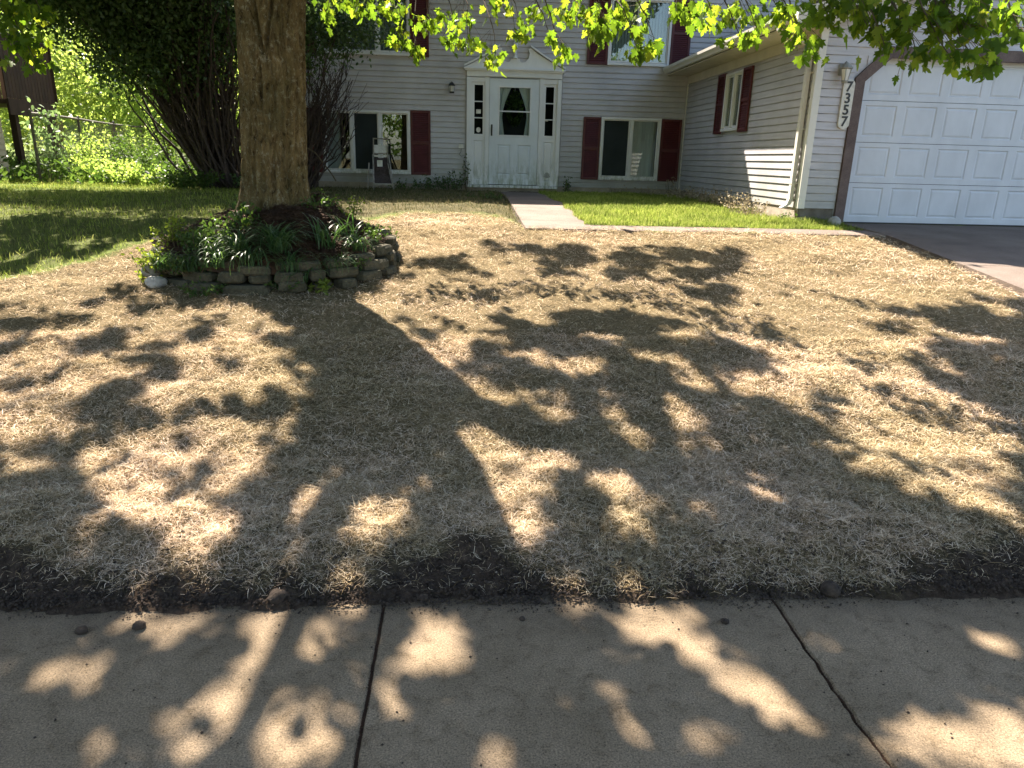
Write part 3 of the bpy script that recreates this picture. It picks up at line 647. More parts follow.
# swan-neck pediment
def neck(sgn):
    cx = 1.015
    pts = [(cx + sgn * 1.0, 3.30), (cx + sgn * 0.85, 3.37), (cx + sgn * 0.6, 3.5), (cx + sgn * 0.42, 3.60), (cx + sgn * 0.31, 3.68), (cx + sgn * 0.26, 3.66), (cx + sgn * 0.285, 3.59), (cx + sgn * 0.27, 3.50), (cx + sgn * 0.21, 3.43), (cx + sgn * 0.14, 3.415), (cx + sgn * 0.10, 3.43), (cx + sgn * 0.085, 3.48), (cx, 3.48), (cx, 3.30)]
    return pts if sgn < 0 else pts[::-1]
mb = MB()
for s in (-1, 1): mb.prism(neck(s), TF, 0.025, 0.062)
for s in (-1, 1):
    cx = 1.015; a = [(cx + s * 1.01, 3.31), (cx + s * 0.6, 3.515), (cx + s * 0.30, 3.70)]
    for p, q in zip(a[:-1], a[1:]):
        poly = [(p[0], p[1] - .0), (q[0], q[1] - .0), (q[0], q[1] + .035), (p[0], p[1] + .035)]
        mb.prism(poly if s < 0 else poly[::-1], TF, 0.02, 0.105)
ped = put(mb, 'pediment', M['white'])
mb = MB(); mb.lathe((1.015, YF - 0.065, 3.48), [(0.0, 0), (0.05, 0), (0.05, 0.02), (0.03, 0.04), (0.018, 0.07), (0.03, 0.09), (0.03, 0.105), (0.018, 0.115), (0.038, 0.17), (0.05, 0.22), (0.048, 0.26), (0.03, 0.31), (0.012, 0.34), (0.01, 0.37), (0, 0.375)], 18)
put(mb, 'finial', M['white'], ped, True)
# sidelights
def sidelight(u0, u1, g0_, g1_):
    mb = MB(); zg0, zg1 = 2.05, 2.98
    panel_face(mb, TF, u0, u1, 1.06, zg0 - .05, 0.03, [(u0 + .04, u1 - .04, 1.14, 1.93)], m=0.015, m2=0.04)
    for a, b, c, d in ((u0, g0_, zg0 - .05, 3.03), (g1_, u1, zg0 - .05, 3.03), (g0_, g1_, zg1, 3.03), (g0_, g1_, zg0 - .05, zg0), (g0_, g1_, zg0 + .30, zg0 + .32), (g0_, g1_, zg0 + .61, zg0 + .63)): bx(mb, TF, a, b, 0.0, 0.032, c, d, 0.002)
    s = put(mb, 'sidelight', M['white']); g = MB(); bx(g, TF, g0_, g1_, 0.004, 0.008, zg0, zg1); put(g, 'pane', M['door_glass'], s)
    d = MB(); bx(d, TF, u0, u1, -0.2, -0.19, 1.1, 3.03); put(d, 'dark_hall', M['dark'], s); return s
sL = sidelight(0.155, 0.43, 0.215, 0.385); sR = sidelight(1.60, 1.875, 1.655, 1.82)
st_ = MB(); bx(st_, TF, 0.25, 0.345, 0.0085, 0.0105, 2.44, 2.52); put(st_, 'paper_sticker', M['plaque'], sL)
st_ = MB(); n = 20; st_.prism([(0.30 + .045 * math.cos(2 * math.pi * i / n), 2.13 + .05 * math.sin(2 * math.pi * i / n)) for i in range(n)][::-1], TF, 0.0085, 0.0105); put(st_, 'round_sticker', M['plaque'], sL)
st_ = MB(); bx(st_, TF, 1.66, 1.72, 0.0085, 0.0105, 2.33, 2.36); put(st_, 'paper_sticker', M['plaque'], sR)
# shell motif carved low on the right sidelight panel
st_ = MB()
for i in range(7):
    a = math.pi * (0.1 + 0.8 * i / 6); st_.prism([(1.735, 1.22), (1.735 + .07 * math.cos(a - .16), 1.22 + .11 * math.sin(a - .16)), (1.735 + .07 * math.cos(a + .16), 1.22 + .11 * math.sin(a + .16))][::-1], TF, 0.029, 0.036)
put(st_, 'shell_motif', M['grey_metal'], sR)
# storm door
D0, D1, DZ0, DZ1 = 0.52, 1.52, 1.07, 3.11; GW = (0.70, 1.36, 2.02, 2.97)
mb = MB(); panel_face(mb, TF, D0, D1, DZ0, GW[2] - .04, 0.05, [(0.68, 0.96, 1.26, 1.86), (1.10, 1.38, 1.26, 1.86)])
for a, b, c, d in ((D0, GW[0], GW[2] - .04, DZ1), (GW[1], D1, GW[2] - .04, DZ1), (GW[0], GW[1], GW[3], DZ1), (GW[0], GW[1], GW[2] - .04, GW[2])): bx(mb, TF, a, b, 0.0, 0.05, c, d, 0.002)
rim(mb, TF, D0, D1, DZ0, DZ1, 0.0, 0.05)
sd = put(mb, 'storm_door', M['door_white']); sd['label'] = 'white storm door with a tall divided glass and two lower panels'
mb = MB()
for a, b, c, d in ((GW[0], GW[1], GW[3] - .025, GW[3]), (GW[0], GW[1], GW[2], GW[2] + .025), (GW[0], GW[0] + .022, GW[2] + .025, GW[3] - .025), (GW[1] - .022, GW[1], GW[2] + .025, GW[3] - .025), (GW[0] + .022, GW[1] - .022, 2.485, 2.51)): bx(mb, TF, a, b, 0.03, 0.057, c, d, 0.002)
put(mb, 'glass_frame', M['white'], sd)
mb = MB(); bx(mb, TF, GW[0] + .02, GW[1] - .02, 0.035, 0.039, GW[2] + .02, GW[3] - .02); put(mb, 'pane', M['door_glass'], sd)
mb = MB(); bx(mb, TF, 0.555, 0.585, 0.05, 0.062, 2.02, 2.24, 0.004); mb.tube([TF(0.57, 0.062, 2.06), TF(0.57, 0.10, 2.08), TF(0.57, 0.10, 2.18), TF(0.57, 0.062, 2.20)], 0.008); put(mb, 'handle', M['black_metal'], sd)
mb = MB(); bx(mb, TF, D0 - .01, D1 + .01, -0.15, -0.11, 1.06, 3.12); inner = put(mb, 'inner_door', M['dark'])
mb = MB()
for s in (-1, 1):                               # tied-back pale curtains
    vs = []; n = 16
    for i in range(n + 1):
        z = 2.98 - 0.95 * i / n; w = 0.28 - 0.19 * math.sin(min(1, i / n * 1.5) * math.pi / 2) + (0.05 if i > 10 else 0) * (i - 10) / 6
        for j in range(7):
            u = 1.03 + s * (0.34 - w * j / 6); vs.append(TF(u, -0.04 + .012 * math.sin(j * 2.4), z))
    mb.add(vs, [(i * 7 + j, i * 7 + j + 1, i * 7 + j + 8, i * 7 + j + 7) for i in range(n) for j in range(6)])
put(mb, 'curtain', M['curtain'], inner)
wr = empty('door_wreath', (1.03, YF + .02, 2.55), 'oval green wreath hanging behind the storm door glass', 'wreath')
rw = random.Random(3); rwn = np.random.default_rng(3); P = []
for i in range(900):
    a = rw.uniform(0, 6.283); k = rw.uniform(.55, 1.0) if math.sin(a) < .2 else rw.uniform(.0, 1.0); P.append((1.03 + .16 * k * math.cos(a), YF + .03 - rw.uniform(0, .05), 2.56 + .33 * k * math.sin(a)))
WRP = np.array(P)
mb = MB(); mb.tube([(1.03, YF - .002, 2.98), (1.03, YF + .0, 2.88)], .004, 4); o = mb.build('hanger', M['white'], wr); o.matrix_parent_inverse = Matrix.Translation(wr.location).inverted()

# ---- garage
GX1 = 10.7; RX = (XG + GX1) / 2; GZ0 = 0.86
def roofz(u): return 3.40 + (min(u, 2 * RX - u) - 4.1) * 0.31
mb = MB(); hs = (12.44, 13.20, 2.15, 3.05)
slab_holes(mb, TS, YG, YF - .0, 0.9, 3.3, -0.16, 0.0, [hs]); laps(mb, TS, YG + .06, YF - .03, 1.04, 3.13, [(12.42, 13.22, 2.13, 3.07)])
put(mb, 'garage_side_wall', M['siding'])
mb = MB(); bx(mb, TS, YG + .005, YF - .02, -0.15, 0.008, 0.5, 1.036); put(mb, 'garage_foundation', M['concrete_block'])
GD = (5.22, 9.85, GZ0, 2.97)
mb = MB(); slab_holes(mb, TG, XG, GX1, 0.7, 3.4, -0.16, 0.0, [(GD[0], GD[1], 0.7, GD[3])])
mb.prism([(XG, 3.4), (GX1, 3.4), (RX, roofz(RX) - .12)], TG, -0.16, 0.0)
def gclip(z):
    if z < 3.5: return (XG, GX1)
    k = (z - 3.40 + .1) / 0.31 + 4.1; return (k, 2 * RX - k)
laps(mb, TG, XG + .07, GX1 - .05, 1.04, roofz(RX) - .15, [(5.07, 10.0, 0.7, 3.07)], clip=gclip)
# corner infill above the chamfered door corner
for s in (0, 1):
    X = (lambda u: u) if s == 0 else (lambda u: GD[0] + GD[1] - u)
    p = [(X(5.22), 2.70), (X(5.5), 2.975), (X(5.22), 2.975)]; mb.prism(p if s else p, TG, -0.02, 0.012)
put(mb, 'garage_front_wall', M['siding'])
mb = MB(); bx(mb, TG, XG + .002, 5.06, -0.15, 0.006, 0.5, 1.04); bx(mb, TG, 10.02, GX1, -0.15, 0.006, 0.5, 1.04); put(mb, 'garage_footing', surf('brown_grey_footing', [(0.3, (0.10, 0.085, 0.065)), (0.7, (0.17, 0.15, 0.12))], 8, 0.95, 0.4, 40))  # footing browner and darker than the side foundation
mb = MB(); bx(mb, TG, XG - .03, XG + .065, 0.0, 0.028, 1.035, 3.32); bx(mb, TS, YG - .0, YG + .055, 0.0, 0.03, 1.035, 3.12); put(mb, 'garage_corner_trim', M['cream'])
tr = MB(); bx(tr, TG, 5.08, 5.21, 0.0, 0.045, GZ0, 2.70, 0.004); bx(tr, TG, 9.86, 9.99, 0.0, 0.045, GZ0, 2.70, 0.004)
bx(tr, TG, 5.47, 9.6, 0.0, 0.045, 2.95, 3.09, 0.004)
for s in (0, 1):
    X = (lambda u: u) if s == 0 else (lambda u: GD[0] + GD[1] - u)
    p = [(X(5.08), 2.70), (X(5.21), 2.66), (X(5.52), 2.95), (X(5.47), 3.09)]
    tr.prism(p, TG, 0.001, 0.047)
put(tr, 'garage_door_trim', M['brown_trim'])
gd = MB(); dy = -0.09
for r in range(4):
    z0 = GZ0 + 0.005 + r * 0.527; z1 = z0 + 0.521; ps = []
    for c in range(8):
        a = 5.355 - 0.02 + 0.5625 * c; ps.append((a, a + 0.445, z0 + 0.075, z1 - 0.055))
    panel_face(gd, TG, GD[0], GD[1], z0, z1, dy, ps, dip=0.010, m=0.012, m2=0.04); rim(gd, TG, GD[0], GD[1], z0, z1, dy - .03, dy)
gdo = put(gd, 'garage_door', M['garage_white']); gdo['label'] = 'white sectional garage door with rows of raised panels'
mb = MB(); bx(mb, TG, GD[0], GD[1], -0.17, -0.125, GZ0 - .01, 2.97); put(mb, 'backing', M['dark'], gdo)
mb = MB(); bx(mb, TG, GD[0], GD[1], -0.115, -0.08, GZ0 - .012, GZ0 + .004); put(mb, 'bottom_seal', M['black_metal'], gdo)
# garage roof, rake, soffit, gutter, frieze
mb = MB()
for s in (-1, 1):
    e = RX + s * (RX - 4.12); y0, y1 = YG - 0.28, YF + 0.0
    mb.add([(e, y0, 3.42), (e, y1, 3.42), (RX, y1, roofz(RX)), (RX, y0, roofz(RX)), (e, y0, 3.47), (e, y1, 3.47), (RX, y1, roofz(RX) + .05), (RX, y0, roofz(RX) + .05)], [(0, 1, 2, 3), (7, 6, 5, 4), (0, 4, 5, 1), (3, 2, 6, 7), (0, 3, 7, 4)])
put(mb, 'garage_roof', M['shingle'])
mb = MB()
for s in (-1, 1):
    e = RX + s * (RX - 4.10); p = [(e, 3.26), (RX, roofz(RX) - .14), (RX, roofz(RX) + .01), (e, 3.43)]
    mb.prism(p, TG, 0.262, 0.285)
put(mb, 'rake_board', M['cream'])
mb = MB(); mb.box(4.12, XG - .032, YG - 0.26, YF - .03, 3.27, 3.29)
mb.prism([(4.14, 3.27), (XG, 3.27), (RX, roofz(RX) - .16), (RX, roofz(RX) - .13), (4.14, 3.30)], TG, 0.03, 0.26)
put(mb, 'garage_soffit', M['soffit'])
mb = MB(); bx(mb, TS, YG + .06, YF - .03, 0.0, 0.034, 3.12, 3.268); put(mb, 'frieze_board', M['soffit'])
mb = MB()                                        # K-style gutter
prof = [(0.0, 3.30), (-0.06, 3.30), (-0.075, 3.33), (-0.11, 3.37), (-0.115, 3.41), (-0.105, 3.41), (-0.10, 3.38), (-0.065, 3.34), (-0.01, 3.31), (-0.01, 3.41), (0.0, 3.41)]
n = len(prof); ys = [YG - .27, YF - .035]; vs = [(4.115 + x, y, z) for y in ys for x, z in prof]
mb.add(vs, [(i, n + i, n + (i + 1) % n, (i + 1) % n) for i in range(n)] + [tuple(range(n)), tuple(reversed(range(n, 2 * n)))])
put(mb, 'garage_gutter', M['cream'])
mb = MB(); yd = YG + 0.16                          # downspout with elbows back to the wall
def rect_pipe(mb, pts, w=0.035, d=0.028):
    vs = []
    for (x, y, z) in pts: vs += [(x - d, y - w, z), (x + d, y - w, z), (x + d, y + w, z), (x - d, y + w, z)]
    fs = [(i * 4 + j, i * 4 + 4 + j, i * 4 + 4 + (j + 1) % 4, i * 4 + (j + 1) % 4) for i in range(len(pts) - 1) for j in range(4)]
    mb.add(vs, fs + [(0, 1, 2, 3), tuple(4 * len(pts) - k for k in (1, 2, 3, 4))])
rect_pipe(mb, [(4.06, yd, 3.31), (4.07, yd, 3.25), (XG - .062, yd, 3.08), (XG - .062, yd, 2.9), (XG - .062, yd, 1.16), (XG - .09, yd, 1.08), (XG - .17, yd, 1.03)])
for z in (1.35, 2.05, 2.75): mb.box(XG - .093, XG - .0, yd - .045, yd + .045, z, z + .025)
put(mb, 'downspout', M['cream'])
mb = MB(); bx(mb, TS, YF - .05, YF - .022, 0.0, 0.03, 1.04, 3.12); put(mb, 'inside_corner_trim', M['cream'])
mb = MB(); mb.box(GX1 - .02, GX1, YG, YF, 0.7, 3.4); put(mb, 'garage_far_wall', M['siding'])

# ---- fixtures hanging on the house
lamp = empty('wall_lantern', (-0.24, YF, 2.93), 'small black wall lantern on the siding left of the front door', 'wall lamp')
def wput(mb, name, mat, root, smooth=False):
    o = mb.build(name, mat, root, smooth); o.matrix_parent_inverse = Matrix.Translation(root.location).inverted(); return o
mb = MB(); bx(mb, TF, -0.28, -0.20, 0.018, 0.04, 2.86, 3.0, 0.004); mb.tube([TF(-.24, .04, 2.96), TF(-.24, .09, 3.0), TF(-.24, .11, 2.99)], 0.008); wput(mb, 'bracket', M['black_metal'], lamp)
mb = MB(); c = (-0.24, YF - .11, 2.80); mb.lathe(c, [(0.0, 0), (0.045, 0.0), (0.05, 0.02), (0.045, 0.03)], 8); mb.lathe(c, [(0.06, 0.14), (0.065, 0.15), (0.03, 0.19), (0.01, 0.21), (0, 0.22)], 8)
for i in range(6):
    a = i * math.pi / 3; mb.tube([(c[0] + .045 * math.cos(a), c[1] + .045 * math.sin(a), c[2] + .03), (c[0] + .058 * math.cos(a), c[1] + .058 * math.sin(a), c[2] + .14)], 0.004, 4)
wput(mb, 'cage', M['black_metal'], lamp)
mb = MB(); mb.lathe(c, [(0.0, 0.03), (0.04, 0.03), (0.05, 0.135), (0, 0.135)], 8); wput(mb, 'glass_body', M['plaque'], lamp)
ub = empty('utility_box', (-0.03, YF, 1.78), 'small weathered outlet box on the siding beside the left sidelight', 'outlet box')
mb = MB(); bx(mb, TF, -0.1, 0.0, 0.018, 0.07, 1.76, 1.85, 0.006); wput(mb, 'cover', M['plaque'], ub)
mb = MB(); mb.tube([TF(-.05, .05, 1.76), TF(-.05, .06, 1.70), TF(-.09, .07, 1.64), TF(-.04, .08, 1.60), TF(0.0, .07, 1.63)], 0.009); wput(mb, 'hose_tap', M['grey_metal'], ub)
pl = empty('house_number_plaque', (5.02, YG, 2.38), 'pale upright plaque with the numbers 7357 beside the garage door', 'house number')
mb = MB(); w = 0.075; poly = []
for cz, s in ((2.62, 1), (2.13, -1)):
    for i in range(13):
        a = math.pi * i / 12 * s; poly.append((5.005 + w * math.cos(a) * s * (1 if s > 0 else 1), cz + w * 0.8 * math.sin(a)))
poly = [(5.005 + w * math.cos(math.pi * i / 12), 2.62 + w * .8 * math.sin(math.pi * i / 12)) for i in range(13)] + [(5.005 - w * math.cos(math.pi * i / 12), 2.13 - w * .8 * math.sin(math.pi * i / 12)) for i in range(13)]
mb.prism(poly, TG, 0.024, 0.046); wput(mb, 'board', M['plaque'], pl)
for i, ch in enumerate('7357'):
    cu = bpy.data.curves.new('digit', 'FONT'); cu.body = ch; cu.size = 0.172; cu.extrude = 0.003; cu.align_x = 'CENTER'; cu.align_y = 'CENTER'; cu.offset = 0.004
    to = bpy.data.objects.new('digit', cu); col.objects.link(to); bpy.context.view_layer.update()
    me = bpy.data.meshes.new_from_object(to.evaluated_get(bpy.context.evaluated_depsgraph_get())); bpy.data.objects.remove(to)
    me.materials.clear(); me.materials.append(M['black_metal']); me.name = 'digit'
    o = bpy.data.objects.new('digit', me); col.objects.link(o); o.parent = pl
    o.location = Vector((5.005, YG - 0.049, 2.585 - 0.142 * i)) - pl.location; o.rotation_euler = (math.pi / 2, 0, 0)
gl = empty('garage_lantern', (4.9, YG, 2.78), 'weathered pale coach lamp above the house number beside the garage', 'wall lamp')
mb = MB(); bx(mb, TG, 4.84, 4.94, 0.02, 0.04, 2.72, 2.86, 0.004); mb.tube([TG(4.89, .04, 2.84), TG(4.89, .1, 2.88), TG(4.89, .13, 2.85)], 0.009); wput(mb, 'bracket', M['grey_metal'], gl)
c = (4.89, YG - .13, 2.62); mb = MB(); mb.lathe(c, [(0, 0), (0.035, 0), (0.045, 0.02), (0.04, 0.03)], 8); mb.lathe(c, [(0.075, 0.17), (0.08, 0.18), (0.045, 0.22), (0.012, 0.245), (0, 0.25)], 10)
for i in range(6):
    a = i * math.pi / 3; mb.tube([(c[0] + .04 * math.cos(a), c[1] + .04 * math.sin(a), c[2] + .03), (c[0] + .068 * math.cos(a), c[1] + .068 * math.sin(a), c[2] + .17)], 0.005, 4)
wput(mb, 'cage', M['grey_metal'], gl); mb = MB(); mb.lathe(c, [(0, .03), (0.035, 0.03), (0.06, 0.165), (0, .165)], 8); wput(mb, 'glass_body', M['curtain'], gl)
# pale globe by the garage corner
tag(lump('stone_ball', (4.99, 9.62, float(gz(4.99, 9.62)) + 0.06), 0.088, M['rock'], 4.4, 0.95, 18, 12, 0.06), 'pale round stone ball at the foot of the garage corner', 'stone ball')
# chair under the left window
ch = empty('garden_chair', (-1.55, 14.9, 0.93), 'small weathered folding garden chair standing below the left window', 'chair')
mb = MB(); zz = 0.93
def cb(mb, p, q, r=0.016): mb.tube([p, q], r, 4)
x0, x1 = -1.80, -1.52
for x in (x0, x1): cb(mb, (x, 15.22, zz + .35), (x, 15.36, zz + .98))
cb(mb, (x0, 15.36, zz + .97), (x1, 15.36, zz + .97)); cb(mb, (x0, 15.31, zz + .69), (x1, 15.31, zz + .69)); wput(mb, 'back_frame', M['weathered'], ch)
mb = MB(); mb.add([(x0, 15.315, zz + .7), (x1, 15.315, zz + .7), (x1, 15.345, zz + .85), (x0, 15.345, zz + .85)], [(0, 1, 2, 3)]); mb.box(x0, x1, 15.30, 15.31, zz + .62, zz + .66); wput(mb, 'headrest', M['plaque'], ch)
for s, xa, xb in ((-1, x0 - .01, -1.73), (1, x1 + .02, -1.36)):
    mb = MB(); cb(mb, (xa, 15.3, zz + .66), (xb, 14.62, zz + .12), .018); cb(mb, (xa - .06 * (s < 0), 15.1, zz + .5), (xb - .14 * (s < 0), 14.8, zz + .02), .016); wput(mb, 'side_rail', M['weathered'], ch)
mb = MB(); cb(mb, (-1.74, 14.62, zz + .12), (-1.35, 14.62, zz + .12), .022); wput(mb, 'front_bar', M['weathered'], ch)
mb = MB(); vs = []
for i in range(11):
    t = i / 10; y = 15.27 - .62 * t; z = zz + .62 - .5 * t - .09 * math.sin(t * math.pi)
    for j in range(5): vs.append((x0 + .01 + .05 * t + (x1 - x0 - .02 + .10 * t) * j / 4, y, z - .02 * math.sin(j / 4 * math.pi)))
mb.add(vs, [(i * 5 + j, i * 5 + j + 1, i * 5 + j + 6, i * 5 + j + 5) for i in range(10) for j in range(4)])
wput(mb, 'seat_sling', M['stem'], ch)
mb = MB(); mb.box(-1.70, -1.60, 15.0, 15.06, zz + .44, zz + .56); wput(mb, 'seat_pad', M['plaque'], ch)
for x, y in ((-1.74, 14.64), (-1.36, 14.64), (x0, 15.25), (x1, 15.25)):
    mb = MB(); cb(mb, (x, y, 0.92), (x, y, zz + .3 if y > 15 else zz + .12), .015); wput(mb, 'leg', M['weathered'], ch)
# ------------------------------------------------------------------ foliage helpers
def inst(name, bv, bf, pos, X, Y, Z, sc, mat, parent=None, extra=None):
    """many copies of a small base mesh (nv,3)/(nf,3) in one mesh"""
    n = len(pos); sc = np.broadcast_to(sc, (n,))
    V = pos[:, None, :] + sc[:, None, None] * (bv[None, :, 0:1] * X[:, None, :] + bv[None, :, 1:2] * Y[:, None, :] + bv[None, :, 2:3] * Z[:, None, :])
    V = V.reshape(-1, 3); F = (bf[None] + np.arange(n)[:, None, None] * len(bv)).reshape(-1, bf.shape[1])
    return mesh_np(name, V, F, mat, parent)
def frames(n, down=0.0, spread=1.0, rng=None):
    r = rng or RNG; Y = r.normal(0, spread, (n, 3)); Y[:, 2] -= down; Y /= np.linalg.norm(Y, axis=1)[:, None]
    A = r.normal(0, 1, (n, 3)); X = np.cross(Y, A); X /= np.linalg.norm(X, axis=1)[:, None]; return X, Y, np.cross(X, Y)
_h = [(0.03, 0.0), (0.30, -0.07), (0.24, 0.10), (0.56, 0.30), (0.37, 0.36), (0.42, 0.56), (0.17, 0.50), (0.21, 0.74), (0.0, 1.0)]
_pts = [(0, 0.02)] + [(x, y) for x, y in _h] + [(-x, y) for x, y in _h[:-1][::-1]] + [(0, 0.35)]
MAPLE_V = np.array([(x, y, 0.22 * abs(x) - 0.12 * y * y + (0.03 if i % 2 else 0)) for i, (x, y) in enumerate(_pts)])
_c = len(_pts) - 1; MAPLE_F = np.array([(_c, i, (i + 1) % _c) for i in range(_c)])
OVAL_V = np.array([(0, 0, 0), (0.3, 0.35, 0.06), (0.22, 0.75, 0.03), (0, 1.05, -0.06), (-0.22, 0.75, 0.03), (-0.3, 0.35, 0.06)], float)
OVAL_F = np.array([(0, 1, 2), (0, 2, 3), (0, 3, 4), (0, 4, 5)])
STAR_V = np.array([(0, 0, 0), (0.5, 0.2, 0.1), (0.22, 0.45, 0.03), (0.3, 0.8, 0.0), (0, 1.0, -0.08), (-0.3, 0.8, 0.0), (-0.22, 0.45, 0.03), (-0.5, 0.2, 0.1)], float)
STAR_F = np.array([(0, 1, 2), (0, 2, 3), (0, 3, 4), (0, 4, 5), (0, 5, 6), (0, 6, 7)])
def limb(p, q, r0, r1, bend=0.2, n=7, rng=random):
    p = Vector(p); q = Vector(q); L_ = (q - p).length; off = Vector((rng.uniform(-1, 1), rng.uniform(-1, 1), rng.uniform(-.3, 1))) * L_ * bend
    pts = []; rr = []
    for i in range(n + 1):
        t = i / n; pts.append(p.lerp(q, t) + off * (math.sin(t * math.pi) * 0.5) + Vector((rng.uniform(-1, 1), rng.uniform(-1, 1), rng.uniform(-1, 1))) * min(L_ * 0.018, .05) * (0 < i < n)); rr.append(r0 + (r1 - r0) * t)
    return pts, rr
def cam_pt(px, py, depth):                 # a point seen at (px, py) at a given distance from the eye
    d = fw_ * 1.0 + rt_ * ((px - 512) / 720) + (-up_) * ((py - 384) / 720); return np.array([0, 0, EYE]) + d * depth

# ------------------------------------------------------------------ the maple in the yard
def bark_mat():
    m, nt, N, L = new_mat('maple_bark')
    out = N.new('ShaderNodeOutputMaterial'); p = N.new('ShaderNodeBsdfPrincipled'); L.new(p.outputs[0], out.inputs[0])
    c = coords(N, L, (1, 1, 0.42)); n = noise(N, L, 17, 9, 0.8, c, 1.0); r = ramp(N, [(0.36, (0.028, 0.018, 0.009)), (0.48, (0.12, 0.086, 0.038)), (0.68, (0.21, 0.16, 0.08))]); L.new(n.outputs[0], r.inputs[0])
    n2 = noise(N, L, 26, 6, 0.8, coords(N, L, (1, 1, 0.8))); r2 = ramp(N, [(0.53, (0, 0, 0)), (0.66, (1, 1, 1))]); L.new(n2.outputs[0], r2.inputs[0])
    k = mix(N, L, r2.outputs[0], r.outputs[0], (0.27, 0.25, 0.18))
    n3 = noise(N, L, 2.2, 4, 0.6, coords(N, L)); r3 = ramp(N, [(0.35, (0.7, 0.72, 0.62)), (0.65, (1.15, 1.08, 1.0))]); L.new(n3.outputs[0], r3.inputs[0])
    k = mix(N, L, 1.0, k, r3.outputs[0], 'MULTIPLY'); L.new(k, p.inputs['Base Color']); p.inputs['Roughness'].default_value = 0.95; p.inputs['Specular IOR Level'].default_value = 0.15
    b = N.new('ShaderNodeBump'); b.inputs['Strength'].default_value = 0.9; b.inputs['Distance'].default_value = 0.02; L.new(n.outputs[0], b.inputs['Height']); L.new(b.outputs[0], p.inputs['Normal'])
    return m
M['bark'] = bark_mat()
M['root_bark'] = surf('root_bark', [(0.3, (0.03, 0.018, 0.01)), (0.7, (0.11, 0.065, 0.038))], 14, 0.95, 0.9, 40)
TX, TY = -1.73, 6.95
maple = empty('maple_tree', (TX, TY, 0.9), 'large maple with a thick furrowed trunk standing in the stone ring on the front yard', 'tree')
def mput(o): o.matrix_parent_inverse = Matrix.Translation(maple.location).inverted(); return o
nr, ns = 150, 150
vs = np.zeros((nr + 1, ns, 3)); zs_ = np.linspace(0.72, 4.3, nr + 1)
for j, z in enumerate(zs_):
    th = np.linspace(0, 2 * math.pi, ns, endpoint=False)
    base = 0.247 + 0.14 * math.exp(-max(z - 0.98, 0) / 0.10) + 0.012 * sms(2.2, 3.2, z) - 0.01 * sms(1.0, 2.0, z)
    flare = 0.10 * math.exp(-(z - 0.85) / 0.2) * np.sin(th * 5 + 0.7 + z) + 0.02 * np.sin(2 * th + 1) * (1 + sms(2.6, 3.4, z))
    f1 = fbm(th * 9 / math.pi * 2 + 2.0 * vn(np.full_like(th, z * 1.4), th * 0 + 3), np.full_like(th, z * 1.7) + 0.7 * np.sin(th * 2), 4)
    # wrap the noise so the seam closes
    w = np.clip((th - 5.6) / (2 * math.pi - 5.6), 0, 1); f2 = fbm((th - 2 * math.pi) * 9 / math.pi * 2 + 2.0 * vn(np.full_like(th, z * 1.4), th * 0 + 3), np.full_like(th, z * 1.7) + 0.7 * np.sin(th * 2), 4)
    f = f1 * (1 - w) + f2 * w; ridge = -np.abs(f - 0.5) * 2
    fork = 0.05 * sms(2.35, 3.1, z) * np.exp(-((((th + math.pi / 2 + math.pi) % (2 * math.pi)) - math.pi) / (0.10 + 0.3 * sms(2.4, 3.2, z))) ** 2) * 0
    # the two merged limbs leave a V-shaped seam on the side facing the street
    dth = ((th + math.pi / 2 + 0.05 + math.pi) % (2 * math.pi)) - math.pi; vhalf = max(0.0, (z - 2.32)) * 0.75
    seam = 0.055 * sms(2.3, 2.5, z) * np.exp(-((np.abs(dth) - vhalf) / 0.07) ** 2)
    wound = 0.055 * np.exp(-((dth + 0.12) / 0.09) ** 2 - ((z - 1.35) / 0.09) ** 2) + 0.035 * np.exp(-((dth + 0.05) / 0.06) ** 2 - ((z - 1.65) / 0.16) ** 2) + 0.04 * np.exp(-((dth + 0.2) / 0.07) ** 2 - ((z - 1.1) / 0.13) ** 2)
    rr = base + flare + 0.08 * (ridge + 0.35) - fork - seam - wound + 0.008 * (fbm(th * 14, np.full_like(th, z * 14), 3) - 0.5) * (w < .01)
    cx = TX + 0.045 * (z - 1.0); vs[j, :, 0] = cx + rr * np.cos(th); vs[j, :, 1] = TY + rr * np.sin(th); vs[j, :, 2] = z
idx = np.arange((nr + 1) * ns).reshape(nr + 1, ns); a = idx[:-1]; b = np.roll(idx, -1, 1)[:-1]; c = np.roll(idx, -1, 1)[1:]; d = idx[1:]
trunk = mput(mesh_np('trunk', vs.reshape(-1, 3), np.stack([a, b, c, d], -1).reshape(-1, 4), M['bark'], maple, True))
CR = np.array([-1.4, 7.4, 7.2]); CRr = np.array([7.6, 8.2, 3.9])
rg = random.Random(4); limbs = MB(); ends = []
for k in range(6):
    a = 0.5 + k * 2 * math.pi / 6 + rg.uniform(-.2, .2); e = (TX + 2.3 * math.cos(a), TY + 2.3 * math.sin(a), rg.uniform(7.0, 9.2))
    p0 = (TX + .15 + .12 * math.cos(a), TY + .12 * math.sin(a), 4.0); pts, rr = limb(p0, e, 0.085, 0.02, 0.15, 8, rg); limbs.tube(pts, rr, 8)
    for q in range(5):
        i = rg.randint(3, 8); s = pts[i]; e2 = s + Vector((rg.uniform(-1, 1) + .8 * math.cos(a), rg.uniform(-1, 1) + .8 * math.sin(a), rg.uniform(-.25, .9))) * rg.uniform(1.0, 2.2)
        p2, r2 = limb(s, e2, rr[i] * .5, 0.012, 0.2, 6, rg); limbs.tube(p2, r2, 5); ends.append(e2)
mput(limbs.build('limb', M['bark'], maple, True))
